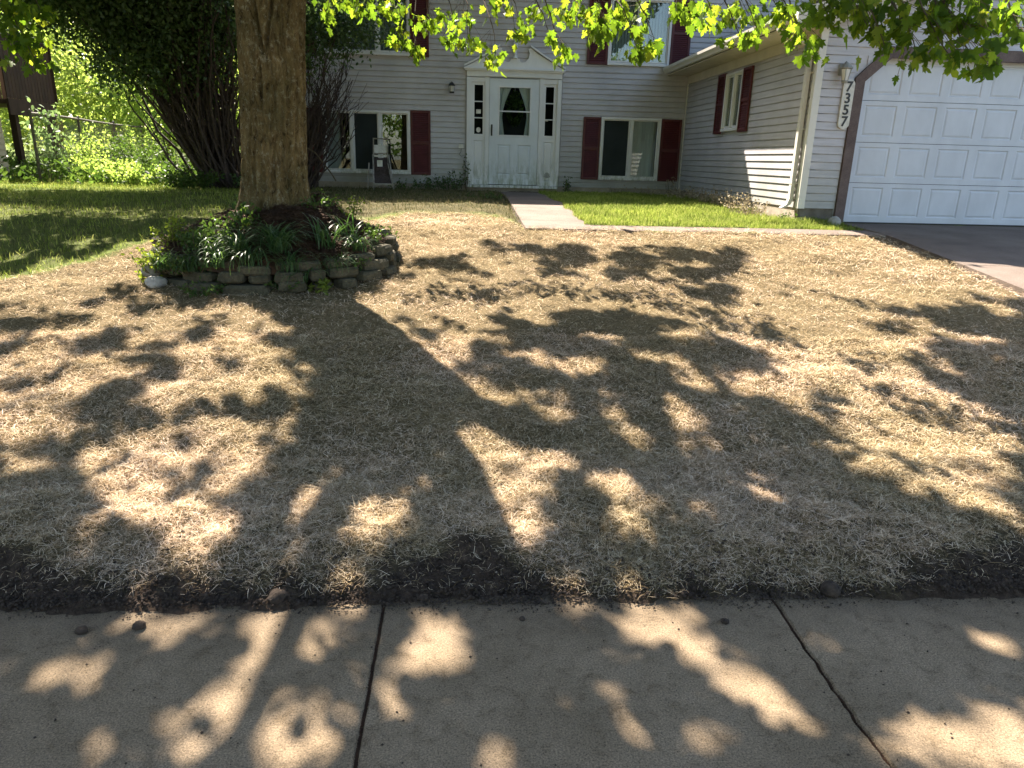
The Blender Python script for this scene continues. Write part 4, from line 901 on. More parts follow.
# leafy sprays hanging low, plus unseen ones added above as shade: (pixel x, y, half width, half height, distance, leaves, leaf size)
SPR = [(326, 14, 9, 12, 5.0, 12, .085), (352, 2, 22, 10, 5.2, 26, .085), (385, 8, 26, 12, 5.2, 42, .085), (400, 38, 14, 9, 5.1, 22, .085), (416, 50, 10, 8, 5.1, 16, .085), (430, 20, 20, 10, 5.3, 30, .085), (450, 40, 8, 11, 5.2, 16, .085), (462, 16, 18, 10, 5.4, 26, .085), (470, 42, 14, 8, 5.2, 20, .085), (492, 56, 15, 8, 5.1, 26, .085), (500, 8, 20, 10, 5.3, 22, .085), (520, 30, 13, 12, 5.2, 30, .085), (540, 12, 22, 12, 5.3, 34, .085), (550, 38, 9, 7, 5.0, 12, .085), (562, 50, 8, 9, 5.0, 14, .085),
       (580, 12, 26, 13, 4.9, 52, .09), (605, 28, 18, 12, 4.7, 36, .09), (622, 10, 24, 12, 4.8, 40, .09), (636, 32, 8, 10, 4.6, 12, .09), (640, 50, 12, 7, 4.5, 22, .09), (655, 42, 7, 7, 4.5, 8, .09), (690, 8, 24, 9, 4.3, 28, .095), (715, 18, 22, 9, 4.1, 26, .095), (745, 12, 26, 13, 4.0, 36, .095), (742, 37, 10, 6, 3.9, 12, .095), (755, 28, 10, 8, 3.9, 10, .095), (785, 14, 26, 15, 3.9, 40, .095), (800, 36, 12, 12, 3.8, 18, .095), (814, 48, 8, 9, 3.8, 9, .095),
       (830, 12, 26, 14, 3.8, 40, .1), (868, 20, 22, 18, 3.6, 40, .1), (886, 44, 10, 10, 3.5, 13, .1), (905, 20, 28, 20, 3.5, 50, .1), (918, 55, 12, 14, 3.4, 18, .1), (945, 25, 26, 20, 3.4, 48, .1), (952, 54, 14, 12, 3.3, 16, .1), (978, 62, 11, 15, 3.3, 18, .1), (985, 18, 26, 16, 3.3, 40, .1), (1015, 10, 24, 18, 3.3, 34, .1), (1022, 34, 9, 12, 3.2, 8, .1), (860, -6, 60, 12, 3.7, 50, .1), (960, -6, 70, 12, 3.4, 60, .1), (880, -45, 60, 22, 3.9, 90, .11), (990, -45, 60, 22, 3.7, 90, .11), (800, -60, 60, 22, 4.3, 60, .11), (900, -110, 80, 30, 4.3, 120, .12), (1010, -110, 70, 30, 4.1, 110, .12), (950, -190, 120, 40, 4.8, 160, .13)]  # last entries sit out of view, added to shade the right-hand sprays
spray_c = []
rs = np.random.default_rng(21)
for (px, py, rx, ry, dist, n, ls) in SPR:
    k_ = 1.36 if px < 700 else (1.28 if px < 825 else 1.15)
    dist *= k_; ls *= (0.84 if px < 700 else 0.78) * k_ * 0.97; n = int(n * (1.3 if px < 700 else 0.92) * (0.8 if 430 < px < 560 else 1.0))
    c = cam_pt(px, py, dist); spray_c.append(c)
    off = rs.normal(0, 0.5, (n, 3)); off[:, 0] *= rx / 720 * dist; off[:, 2] *= ry / 720 * dist; off[:, 1] *= 0.16 + 0.5 * rx / 720 * dist
    pos = c + off; X, Y, Z = frames(n, 1.3, 0.55, rs)
    o = mput(inst('leaf_spray', MAPLE_V, MAPLE_F, pos, X, Y, Z, ls * rs.uniform(0.6, 1.1, n), M['maple'], maple))
    tw = MB(); top = c + np.array([(-0.12 if px > 500 else -.02), 0.25, 0.30 + ry / 720 * dist])
    pts, rr = limb(top, c + np.array([0, 0, -0.3 * ry / 720 * dist]), 0.006, 0.0022, 0.15, 5, rg); tw.tube(pts, rr, 4)
    up2 = top + np.array([-0.5 if px > 500 else -.1, 0.9, 1.0]); pts, rr = limb(up2, top, 0.012, 0.006, 0.12, 5, rg); tw.tube(pts, rr, 4)
    for i in range(0, n, 3):
        q = pts[0] * 0 + Vector(c); tw.tube([Vector(top).lerp(q, 0.3 + 0.7 * rg.random()), Vector(pos[i])], 0.0016, 3, False)
    t = tw.build('twig', M['twig'], o)
# crown: leaves placed so that the sun finds the gaps it finds in the photograph
GAPS = """
000000000004888888888888888888400000000000000000000000000000000000000000000000000000000000000488888888884000000000000000000348888888888888884300000000000000000000000000000000000000000000000000000000000048888888
000000000004888888888888888888430000000000000000000000000000000000000000000000000000000000000344488884443000000000000000000488888888888888888430000000000000000000000000000000000000000000000000000000000048888888
000000000003488888888888888888840000000000000000000034444443000000000000000000000000000000000000344443000000000000000000000488888888888888888843000000000000000000000000000000000000000000000000000000000034488888
000000000000348888888888888888840000000000000000003448888884443000000000000000000000000000000000000000000000000000000000000348888888888888888884300000000000000000000000000000000000000000000000000000000000348888
000000000000034488888888888888840000000000000000034888888888884300000000000000000000000000000000000000000000000000000000000034888888888888888888430000000000000000000000000000000000000000000000000000000000034888
000000000000000348888888888888430000000000000000348888888888888443000000000000000000000000000000000000000000000000000000000003444455888888888888843000000000000000000000000000000000000000000000000000000000003448
000000000000000034488888888844300000000000000000488888888888888884300000000000000000033300222000000013332000000101454000000344333799588888888888884000000000000000000000000000000000000000000000000000000000000034
000000000000000000344444844430000000000000000000488888888888888888443000000000034430247540464300000334653000023324695000000488457799958888888888884000000000000000000003444444430000000000000000000000000000000000
000000000000000000000003430000000000000000000000348888888888888888884300000000158840479952598400001366642000035535995001210378599599995888888888884000000000000000000344888888844430000000000000000000000000000000
000000000000000000000000000000000000000000000000034888888888888888888430000000047840599963699533332466530002345534895045654334599559995888888888884000000000000000003488888888888844300000000000000000000000000000
000000000000000000000000000000000000000000000000003488888888888888888843000000034430599984699536632564320003684423454459995000479545664488888888843000000000000000004888888888888888430000000000000000000000000000
000000000000000000000000000000000000000000000000000348888888888888888884300000000000599995599536642333000004888400003599995000245402222348888888430000000000000000004888888888888888844300000000000000000000000000
000000000000000000000000000000000000000000000000000034888888888888888888400000000000599995599536652000000004888400004899864000000000000034444444300000000000000000004888888888888888888430000000000000000000000000
000000000000000000000000000000000000000000000000000003488888888888888888400012344300489995456436642000000003588400005999531000000000000001000000000000000000000000003488888888888888888843000000000000000000000000
000000000000000000000000000000000000000000000000000000344888888888888884333346488400379996112136645540000000344300345998400000000000000455541000000000000000000000000348888888888888888884300000000000000000000000
000000000000000000000000000000000000000000000000000000003488888888888884236788464300259996103433579953000000000000489995300023200000000599963000000000000000000000000048888888888888888888400000000000000000000000
000000000000000000000000000000000000000000000000000000000344888888888843257887321000059995414741599984000000000345599954000235310000000599973000000000000000000000000034888888888888888888430000000000000000000000
000000000000000000000000000000000000000000000000000000000003448888884430234884334300047999634742699995000000002489799950000245410000000489953000000000000000000000000003488888888888888888840000000000000000000000
000000000000000000034444300000000000000000000000000000000000034444443000003644378430459999844742699995000000003699969640000223210000000345540000000000000000000000000000348888888888888888840000000000000000000344
000000000000000034448888443000000000000000000000000000000000000000000000002368648840599999843432599995000000454799995540000000000000000000000000000000000000000000000000034888888888888888840000000000000000034488
000000000000000348888888884300000000000000000000000000000000000000000000000368847631599999734430599964000004595699998954000000000000000000000000000000000000000000000000003488888888888888430000000000000000348888
000000000000034488888888888430000000000000000000000000000000000000000000000248845862599999548840457641000025996599989995000000000000000000000000000000000000000000000000000348888888888884300000000000000003488888
000000000000048888888888888843000000000000000000000000000000000000000000000047848841599996448840033320000037995469955554000000000000000000000000000000000000000000000000000034888888888443000000000000000004888888
000000000000458888888888888885000000000000000000000000000000000000000000000034545540455555445540000000000024554145540000000000000000000000000000000000000000000000000000000004558888855400000000000000000045888888
000000000035688888888888888886300000000000000000000000000000000000000033433233678863344479764443300000000012100000000000000000000000000000000000000000000000000000000000000000045555540000000000000000000058888888
000000000236888888888888888886300000000000000000000000000000000000000036763035799974123579976776300000000455300000045400000000000000011100000000000000000000000000000000000000000000000000000000000000000458888888
000000000356888888888888888886300000000000000000000000000000000000000047974136899974135689767997410000004587411104559504540000000001122211000000000000000000000000000000000000000000000000000000000000000588888888
000000002368888888888888888886300000000000000000000000000000000000000036763447999974136897668997420000045888544435955445950000000011122221000000000455400000000000000000000000000000000000000000000000004588888888
000000023568888888888888888886300000000000000000000000000000000000000033446767999974147998679997530000058888566645995059950000000111112221000000003599500000000000000000000000000000000000000000000000005888888888
000000235688888888888888888865300000000000000000000000000000000000000003677978999974147998679998630000058888546434595059544300001111122221000000004899500000000000000000000000000000000000000000000000045888888888
000000356888888888888888888863200000000000000000000000000000000000000004797768999974047999779998630003058887434315955545447430001111112221000000045999500000000000000000000000000000000000000000000000458888888888
000002368888888888888888888653000000000000000000000000000000000000000334797658999863047999768998530003468854300045999954657740001222122210000000059996400000000000000000000000000000000000000000000000588888888888
000023568888888888888888886532000000000000000000000000000000000000000367799757998653047999767997520004599850000059999544757430045522222110000000059997400000000000000000000000000000000000000000000004588888888888
000235688888888888888888865320000000000000000000000000000000000000023479977646886531047999746886310004599555540045999503544300059652221100000045569998500000000000000000000000000000000000000000000045888888888888
023356888888888888888888653200000000000000000000000000000000000012335679997647998630047999745665443334599999950045999501221000159962210000000459979998400000000000000000000000000000000000000000000458888888888888
235668888888888888888866532000000000000000000000000000000000000123556789999746899741047999743336776336599999950059999500000000169962221000004599979997555554000000000000000000000000000000000000004588888888888888
045888888888888888888540000000000000000000000000000000000000000013577899999505999520005999500005995405999995540455895400000001169962221000005995979995999995000000000000000000000000000000000000455888888888888888
458888888888888888885400000000000000000000000000000000000045555425777899999545999730005997400005999545997995554599885100000001169962221000045995959989999995400000000000000000000000000000000004588888888888888888
588888888888888888554000000000000000000000000000000000000059999635777799999955999840005896300004555459995595995455554300000011269641121000459999546899559959500000000000000000000000000000000045888888888888888855
888888888888888885400000000000000000004554000000000000000459999625744599999955999850004795100000000469995595999520046400000011169621111000599999545599545559500000000000000000000000000000004558888888888888888540
888888888888888554000000000000000004555885000000000000000599995445954599999955999850002464000000000599995599579730046430000011256411211000459995459999955955454000000000000000000000000000045888888888888888855400
888888888888855400000000000000000455888885000000000000000599554459995599999955999740000111000000004699999999999841046640004541222114641000459995599999954545595000000000000000000000000000458888888888888885540000
888888888888540000000000000000045588888854000000000000000459500599997679979995699630000000000000045999999999989852035754145951222246965400599999999999974059554000000000000000000000000045588888888888888854000000
888888888855400000000000000004558888888540000000000000455545400599997766559955699510000000000000059999999955998741015996259956652169999500599959999999995245950000000000000000000000000458888888888888885540000000
888888885540000000000000000455888888885400000000000045599954454455999974259999576654000000000000045999999999559950026996345999961146555400455599999999997416950045400000000000000000004588888888888888554000000000
888888854000000000000000045588888888854000000000000059999995595404599995479999955985000000000454046799556665445950026996434599641111000000000599999999999625640459540000000000000000455888888888888855400000000000
888885540000000000000004558888888888540000000000000459999999999534459559599999995995000000000595459959557775104540015999632459501100000000004599995999999612114599950000000000000004588888888888888540000000000000
888554000000000000000455888888888885400000000000000599999999995457459559999999999995000000000599559955788755414540004699621459500000000000005999995899999632216969540000000000000045888888888888855400000000000000
885400000000000000045588888888888554000000000000004599999999995245445459999999995995000000004599999997888757545950003456410595400000000000004599954799999732114646400000000000000458888888888885540000000000000000
554000000000000004558888888888885400000000000000045996889999995234544599999996555995000000045999999999888877559950034743000599540000000000000455956799999741111122100000000000004588888888888554000000000000000455
000000000000000045888888888888885000000000000000059954588779554245775995555554105995000000459999999999988877459954047774000599950045455400455559999999999631111112110000000000005888888888855400000000000000045588
000000000000004558888888888888854000000000000000459995477467400357886695454000004695000000599999999999999877599595047774000599950059599500599995997999999621111111111000000000045888888885540000000000000000458888
000000000000045888888888888888540000000000000000599995346444300476999975595454311474000000599999999999999874595954034774000599950059995404599555997899999641212111112100000000058888888554000000000000000004588888
000000000004558888888888888885400000000000000004599995567776400348999999999597530454000000455999999999999995559995003454000599950045554005999544555888898742222211122210000000058888555400000000000000000045888888
000000000045888888888888888885000000000000000045995999999996400459999999999999741595000000045599999998999999995954004595000459540000000005999950015886688854222221112110000000045555400000000000000000000458888888
000000000458888888888888888854000000000000000059954599999999500599999999999997754595000000059555599979999999999995005995000045400000000004599950015888888885222222111111000000000000000000000000000000004588888888
000000000588888888888888888850000000000000000459953699999999500459999977799997995595000000045555599899999999999954004595000000000000000245599955555888688885211121111111100000000000000000000000000000045888888888
000000004588888888888888888540000000000000000599544797999999554599999976899995995554000004559999588999999999955540000454000000045540003478759999995886568885411111111111100000000000000000000000000000058888888888
000000005888888888888888888500000000000000000599557774599999995455599546898886999950000045995559998999886555540001110000000000459955544899999999999988688888511111111111110000000000000000000000000000458888888888
000000045888888888888888888500000000000000000599599974489999995400455959887556999540000459995045999999754000000012344310000000599599956999979955999988688888541111111111110000000000000000000000000000588888888888
000000058888888888888888888500000000000000004599579954789999999500459999987789999554000599995159999999950000454344466554000000599999998999999595999988688888741111111121111000000000000000000000000000588888888888
000000058888888888888888888500000000000000455995679954778899999500599995557899995595000599995259999999540000595466667795000000599999559999999999999998688999851111111464111000000000000000000000000000588888888888
000000045888888888888888888500000000000000599955999956887789995404599995145999954595000599996469999995455540595467779995000000599995459999955999999999988999852111146696111000000000000000000000000000458888888888
000000005888888888888888888500000000000004599999969959998556554005999995459559545954000599956669997764599950595579999774000000455995058999744599999999999999862111169964111100000000000000000000000000058888888888
000000004588888888888888888500000000000005999599999999898575100455999995599995955950000599974645995430599950459979999774000000045995046996424599999999999999973011169962211100454000000000000000000000045888888888
000000000588888888888888885400000000000005955999999557898554104599999995459995554540000459564459995554455540059967999995111145559995004664105999996899999999863001146962211104595000000000000000000000004588888888
000000000458888888888888885000000000000004544599995424787656405999959995599995995000000045464269995995000004559954777995332159999954000110004599996899999999854555654664221105954000000000000000000000000458888888
000000000045588888888888854000000000000000005999995543558979545999976599999995995000000001343245999995400455999995469654543459999950000000001469999999999999855999964696211104554000000000000000000000000045888888
000000000000458888888888540000000000000000004599995951258965459999974699999995995000000000465655999999500595999954059503544569999950000000012357999999999999986999995596211115995000000000000000000000000004555888
000000000000045558888555400000000000004555405999954540145541045999767699999995554000000045458965999999500595999950045554544579955540000000023379699999999999999999999954110104554000000000000000000000000000004555
000000000000000045555400000000000000045999505955540000045555555799679999999554000000000059589965999999500454559950005995355579540000000000024457799999999999999999999954000000000000000000000000000000000000000000
000000000000000000000000000000000000059995414555455400459999999667799999955404540000000045699979999999504554045545404554355545400145543000024433699999999999999995599995000000000000000000000000000000000000000000
000000000000000000000000000000000000059995145888699540599999995423599999954005950000004555999969999999545995400059500000234320000458875400024433699999999999999969999995454011000000000000000000000000000000000000
000000000000000000000000000000000000059995458868869950599999995401599999995404540000045998999959999999955959500045404554455540001588888540024433799999999999999999999995595133204540004540000000000000000000000000
000000000000000000000000000000000000045954588886889540459999999500599999999554000000059999999645555999999999500000005995599954001588888850024333799999999999999999999999995245455955545950000000000000000000000000
000000000000000000000000000000000000004545999888899500599559999501699955599995000004545999999610005999995555400000004599999995454688888851457545795599999999999999999999596445799999954540000000000000000000000000
000000000000000000000000000000000000000005999998996554599559999503699985599995000005955999999500026999965200000000005999959554595978888851599747964599999999999999999999597545799999950000000000000000000000000000
000000000000000000000000000000000455400005999888999995455599999544799996599995000004545999998541347999975445540000004555545400454547888851455545741598999999999999999999997467999999950000000000000000000000000000
000000000000000000000000000000004599511224598888899995555599999955999999599554000000047999996954577899998569950000000000000000000034566540002357520459999999999999999999977779995555540000000000000000000000000000
000000000000000000000000000000005999644664457888799999999999999955999999595400000000059999995965775588887645544555540000000000000000233200000479620146999999999999995555579997774000000000000000000000000000045554
000000000000004555554000000000045999767997334556999999999999959544599999695000000000469999979657775577877751005999950000000000000000000000000599610125699999999999995000379997653000011111100000000000000045558885
000000000000455888885540000000059997667997465555599999999999599954569999754000000000599999966577777588987752145999950000000000000000000000000599501465699999999999995540379999753000111111110000000000000458888888
000000000045588888888855400000147797667977699999999999999999999955999999630000000004699999954577777899987542459959540000000000000000000000000455402698999999999999999955479999752001112223211000000000004588888888
000000000058888888888888540001146576679999769999999999999999999999999999610000000005999999997577778999898542599999950000000000000000000000000000002799999999999999999999697799962001122257521100000000005888888888
000000000458888888888888854001346446679999999999999555599999959999999999610000000016999999998777558999987752599999950000000000000000000000000000002589999999999999999999997579961011222369732111000000005888888888
000000000588888888888888885445664446679999799999955400459999999999999966400000000046999999998577569999987754599999540000000000000000000000000000001589999999999999999999997579950011222357532232100000005888888888
000000000588888888888888888559977757779997665999999500059999999999999541100000000259999999996455589999987755999999632000000000000000000000000455541699999999999999999999965467640012222333433345540000005888888888
000000000588888888888888888859999979979997534599999545445559599977777445400000000479999999987533589999988774599967764455554000000000000000000599952699999999999999999999962343210112222223335756954000005888888888
000000000588888888888888888899999999977779610599955459500045455654444359500000000599999999777533458999899874455578886599995400000000000000000459544799999999999999999999954221001122222222357977995000005888888888
000000000588888888888888888999999999977779620599954555454000004644432145400000003699999999877534558999899875454688888999999500000000000000000045545999999999999999999999995410023323443233379977995400005888888888
000000000588888888888888888999779997799999645455995995595000454777643100000000004899999956775555778999899987595899888695595400000000000000000005959999999999999999999999999500466444664434457779999500005888888888
000000000588888888888888887899779977799999959505999999595004595999764000000000025999999544778887778998899999996889988654454000000004540000000004599999999999999999999999999545697777777777544579976400005888888888
000000000588888888888888888999877999999999999545999999954005995799743000000000047999999544789998777887899998956888888740000000000005950000000000455689999999999999999995559559777999999999744799996400005888888888
000000000588888888888888889999998799999999999955999999950005995699630000000000058999999954589998777778999998697888889840000000000004540000000000045579999999999999999995459569779999999997545799999610005888888888
000000004588888888888888699999999869999999555544599955540004554599500000000000259999979952578987778789999999998889999840000045400000000000000000059979999999999999998995599569999999999997646999977410004588888888
000000005888888888888888899999999969999999540000599950000045595455455540000000379999955952458998789889999999999999999840000059500004554000000000059999999999999999987799999679999999999998856976654321000458888888
000000045888888888888886999999999998999999954454599950000059999544599950000000489999644541258987778789999999999999999955400455400045995000000000045599999999999999985569999999998999999999988753235764001158888888
000000058888888888888887999999999999999999995595999950000059999955999540000002699998500001169977677898999999999999999999500599500059954000000000000599999999999999965469999999999999999999999965237995542345888888
000000458888888888888867999999999999999999954595599950000059999555999500000003799996400455569999799999999997999999999999500455400045540000004545400459999999999999996699999999999999999999999896536999963444588888
000004588888888888885579899999999999989999555999999950000059999599995400000004799975404599959999999999989997958888888655400059500000000000005959500047999999999999996699999999999999999999999999646999965666558888
000045888888888888855969999999999999999659599999999540000045999999554000000003699869545999999999999999878884547888888695540045400000004554555999500025899999999999998559999999999999999999999998755799997788755855
000458888888888885559999999999999999999959999999999540000005999999500000000014698659955999999599999998757764456888887459950000045400005995999999500014899999999999999799999999999999999999999999877999969899885540
004588888888888554045999999999999999999999999999999950000005995595400000000024767459599999999599999977788875596888885345540000459540004554555555454455799999999999999899999999999999999999999999889999999899998531
045888888888855400004559999999999999999999999999999954000004554454000000000025664345999995955559999966899999596588995000000455599950000000455540595599999999999999999969999999999999999999999999999999999999999853
458888888885540000000059999999999999999999999999999995000000000000000000000024553004599995559959999544799999995799995400000599955540454344599954599995689999999999999969999999999999999999999999999999569999999975
588888888554000000000045999999999999999999999999999995000000000000000000000023421000599554059999555543699999995999999500000599540004595566699545999995479999999999999989999999999999999999999999999999699999999997
888888855400000000000005999999999999999999999999999995000000000000000000000012210000459555559999559954699999954599995400004599954005954778999954599999579999999999999999999999999999999999999999999999999999999998
888855540000000454000005999999999999999999999999555554000454000000000000000011100000059999999995999995955599995599995000045995995004546778999540595555548999999999999999999999999999999999999999999999999999999999
885540000000000595000005998999999999999999879555400000045595000000000000000000000000059999999999559999951699999599995000059999995000036777888400454005957999999999999999999999999999999999999999999999999999999999
554000000000000595000004599999999999999999996400000000059954000000000000000000000000045999999999559999543699999559995000045999954000025777577410000005956899999999999999999999999999999999999999999999999999999999
000000000000000595400005999999999999999999986200000000045950000000000000000000000000059999999999559999644799999699995000005999954000014777777510000005956999999999999999999999999999999999999999999999999999999999
000000000000000599500004599999999999999999997410000000004540000000000000000000000000059999959999545999977799999999554004555999995000004777755531111005955999999999999999999999999999999999999999999999999999999999
000000000000000599540045999999999999999999998520045400000000000000000000000000000000059999545555404559999799999999555445999999995045554477755742221114545999999999999999999999999999999999999999999999999999999999
000000000000000459950059999989999999999999998510059500000000000000000000000000000000045599950000000046679799999999999559999999995459995367777753222211004579999999999999999999999999999999999999999999999999999999
000000000000000059954059999979999999999999999641059500000000000000000000000000000000005999950000000025779999999999999545599999995599595235777553333333200269999999999999999999999999999999999999999999999999999999
000000000000004545995045999558999999999999999841455400000000000000000000000000000000005999954000000467999999999999695400455599995995454013445457557754310147999999999999999999999999999999999999999999999999999999
000000000000005959995004555448999999999999999852599500000000000000000000000000000000004599995000000599999999977797554000000459999954000002475779779977532035899999999999999999999999999999999999999999999999999999
000000000000004559954000000035899999999999999973599500000000000000000000000000000000000599954111100467999999979999754000000045999950000013797979799999743214699999999999999999999999999999999999999999999999999999
000000000000000059950000000014899999999999999974599500000000000000000000000000000000000599953443211147999999979999795000000059999554000013799999999999744311469999999999999999999999999999999999999999999999999999
000000000000000045950000000003589999999999999985459500000000000000000000000000000000000599977775542137999999979999754455455445559995000013577777779797544321269999999999999999999999999999999999999999999999999999
000000000000000004540000454001469999999999999986245400000000000000000000000000000000000599999998855437999997779999955599599500045954000454444344457575344432148999999999999999999999999999999999999999999999999999
000000000000000000000000595400158999999999999986310000000000000000000000000000000000000599999998888547999976799999999555455400045950004596333344433333334432147999999999999999999999999999999999999999999999999999
000000000000000000000000599500147999999999999997410000000000000000000000000000000000001479999998888876999766799999999995000000059540005995223334332223333332127999999999999999999999999999999999999998999999999999
000000000000000000000000595400034899999999999997410000000000000000000000000000000000024588999998888999999766799999999954000000059954004554123444432223433222124789999999999999999999999999999999999999999999999999
000000000000000000045554459500046799999999999997520000000000000000000000000000000000135788899988888999699764579976955540000000459995400000146544332235753332112478999999999999999999999999999999999999999999999999
000000000000000000059995595400059999999999999997520000000000000000000000000000000000147888889998889999799963357764540000000004599999555404569744322337974443211358999999999999999999999999999999999999996999999999
000000000000000000045554595000059999999999999997531000000000000000000000000000000000257888889998889999879752344433100000000005999999999505999744332345754443212346999999999999999999999999999999999999996599999999
000000000000000000000595555400045569999999999987520000000000000000000000000000000001368888889898889999899652466411000000000004599999999505999775433334443577411226999999999999999999999999999999999999996999999999
000000000000000000000599999545400146789999999987520000000000000000000000000000000001468888898899998898899962369640000454000000459999995404599997443234443799611226999999999999999999999999999999999999999999999999
000000000000000000000459999559500002458899999986420000000000000000000000000000000001478888888999998888899541459950000595000000059999995405999997433234445797411226999999999999999999999999999999999999999999999999
000000000000000000000059955599500000147989999876310000000000000000000000000000000001478888889899999999999500595540000595000000459999999505955954432233347975211246999999999999999999999999999999999999999999957999
000000000000000000000045540455400000024778888765420000000000000000000000000000000001478888888889999889999610595000101595111455599999995414595542332334357996112358999999999999999999999999999999999999999999996999
000000000000000000000000000000000000002356777653310000000000000000000000000000000002578888999989999888999511454245644696444699997997974455575454776454479996464568999999999999999999999999999999999999999999995999
000000000000000000000000000000000000000233555543110000000000000000000000000000000002578888899999999888887423333479977977777779998888886888888888999888677977797658999999999999999999999999999999999999999999999999
000000000000000000000000000000000000000013444431100000000000000000000000000000000002578888899999998888874455656789999889999999999999999999999999999999999999998888999999999999999999999999999999999999999999999999
000000000000000000000000000000000000000001233321100000000000000000000000000000000002578888899999998888988888889999999999999999999999999999999999999999999999999999999999999999999999999999999999999999999999999999
000000000000000000000000000000000000000000122111000000000000000000000000000000000001468888889999988999999999999999999999999999999999999999999999999999999999999999999999999999999999999999999999999999999999999999
000000000000000000000000000000000000000000010000000000000000000000000000000000000011367888889999889999999999999999999999999999999999999999999999999999999999999999999999999999999999999999999999999999999999999999
000000000000000000000000000000000000000000000000000000000000000000000000000000001123357888889999999999999999999999999999999999999999999999999999999999999999999999999999999999999999999999999999999999999999999999
000000000000000000000000000000000000000000000000000000000000000000000000000000011333446888889999999999999999999999999999999999999999999999999999999999999999999999999999999999999999999999999999999999999999999999
000000000000000000000000000000000000000000000000000000000000000000000000000000123344556788899999999999999999999999999999999999999999999999999999999999999999999999999999999999999999999999999999999999996999999999
000000000000000000000000000000000000000000000000000000000000000000000000000011233445667889999999999999999999999999999999999999999999999999999999999999999999999999999999999999999999999999999999999999977999999999
000000000000000000000000000000000000000000000000000000000000000000000000000122234456678899999999999999999999999999999999999999999999999999999999999999999999999999999999999999999999999999999999999999999999999999
000000000000000000000000000000000000000000000000000000000000000000000000000012334556778899999999999999999999999999999999999999999999999999999999999999999999999999999999999999999999999999999999999998989999999999
000000000000000000000000000000000000000000000000000000000000000000000000000012345677778899999999999999999999999999999999999999999999999999999999999999999999999999999999999999999999999999999999999999999999999999
000000000000000000000000000000000000000000000000000000000000000000000000000023567788888899999999999999999999999999999999999999999999999999999999999999999999999999999999999999999999999999999999999999999999999999
000000000000000000000000000000000000000000000000000000000000000000000000000235778888888889999999999999999999999999999999999999999999999999999999999999999999999999999999999999999999999999999999999999999999999999
000000000000000000000000000000000000000000000000000000000000000000000000001357888888888888999999999999999999999999999999999999999999999999999999999999999999999999999999999999999999999999999999999999999999999999
000000000000000000000000000000000000000000000000000000000000000000000000013478888888888888889999999999999999999999999999999999999999999999999999999999999999999999999999999999999999999999999999999999999999999999
000000000000000000000000000000000000000000000000000000000000000000000000134788888888888888888899999999999999999999999999999999999999999999999999999999999999999999999999999999999999999999999999999999999999999999
000000000000000000000000000000000000000000000000000000000000000000000000236788888888888888888888899999999999999999999999999999999999999999999999999999999999999999999999999999999999999999999999999999999999999999
000000000000000000000000000000000000000000000000000000000000000000000001357888888888888888888888888999999999999999999999999999999999999999999999999999999999999999999999999999999999999999999999999999999999999655
000000000000000000000000000000000000000000000000000000000000000000000001367888888888888888888888888899999999999999999999999999999999999999999999999999999999999999999999999999999999999999999999999999999999999655
000000000000000000000000000000000000000000000000000000000000000000000001367888888888888888888888888898889999999999999999999999999999999999999999999999999999999999999999999999999999999999999999999999999999999999
555555555555555555555555555555555555555555555555555555555555555555555555678888888888888888888888888887888889999999999999999999999999999999999999999999999999999999999999999999999999999999999899877999999996699999
999999999999999999999999999999999999999999999999999999999999999999999999999999999999999999999999999999999999999999999999999999999999999999999999999999999999999999999999999999999999999999999999999999999999999999
999999999999999999999999999999999999999999999999999999999999999999999999999999999999999999999999999999999999999999999999999999999999999999999999999999999999999999999999999999999999999999999999999999999999999999
999999999999999999999999999999999999999999999999999999999999999999999999999999999999999999999999999999999999999999999999999999999999999999999999999999999999999999999999999999999999999999999999999999999999999999
999999999999999999999999999999999999999999999999999999999999999999999999999999999999999999999999999999999999999999999999999999999999999999999999999999999999999999999999999999999999999999999999999999999999999999
999999999999999999999999999999999999999999999999999999999999999999999999999999999999999999999999999999999999999999999999999999999999999999999999999999999999999999999999999999999999999999999999999999999999999999
""".split()
GM = np.array([[int(c) for c in r] for r in GAPS], float) / 9.0
def gap(x, y):
    fx = (x + 5.0) / 0.05; fy = (y - 1.2) / 0.05; i = np.floor(fx).astype(int); j = np.floor(fy).astype(int)
    ok = (i >= 0) & (j >= 0) & (i < GM.shape[1] - 1) & (j < GM.shape[0] - 1); i = np.clip(i, 0, GM.shape[1] - 2); j = np.clip(j, 0, GM.shape[0] - 2)
    u = fx - i; v = fy - j; g_ = (GM[j, i] * (1 - u) + GM[j, i + 1] * u) * (1 - v) + (GM[j + 1, i] * (1 - u) + GM[j + 1, i + 1] * u) * v
    rnd = np.where(y > 9.1, 1.0, (fbm(x * 0.9 + 60, y * 0.9 + 60, 3) > 0.56).astype(float))
    return np.where(ok, g_, rnd)
rc = np.random.default_rng(8); n = 900000
gx0 = rc.uniform(-7.5, 7.5, n); gy0 = rc.uniform(-4.0, 10.5, n); hh = 3.2 + 6.5 * rc.random(n) ** 2.4
gzz = g0(gx0, gy0); P = np.stack([gx0 + SUN[0] * hh, gy0 + SUN[1] * hh, gzz + hh], -1)
e = (((P - CR) / CRr) ** 2).sum(1); gp = gap(gx0, gy0)
dens = 0.72 + 0.4 * fbm(P[:, 0] * .8 + P[:, 2], P[:, 1] * .8 + 33, 3)
keep = (e < 1) & (P[:, 2] > 4.2 + 0.16 * np.maximum(P[:, 1] - 9, 0)) & (rc.random(n) < dens) & (rc.random(n) > np.clip(gp * 1.7 - 0.15, 0, 1) * 0.998)
keep &= ((P[:, 2] - EYE) / np.hypot(P[:, 0], P[:, 1]) > 0.27)
P = P[keep]
lit = [c for c, s in zip(spray_c, SPR) if s[0] < 760 and s[1] > -30]
bad = np.zeros(len(P), bool)
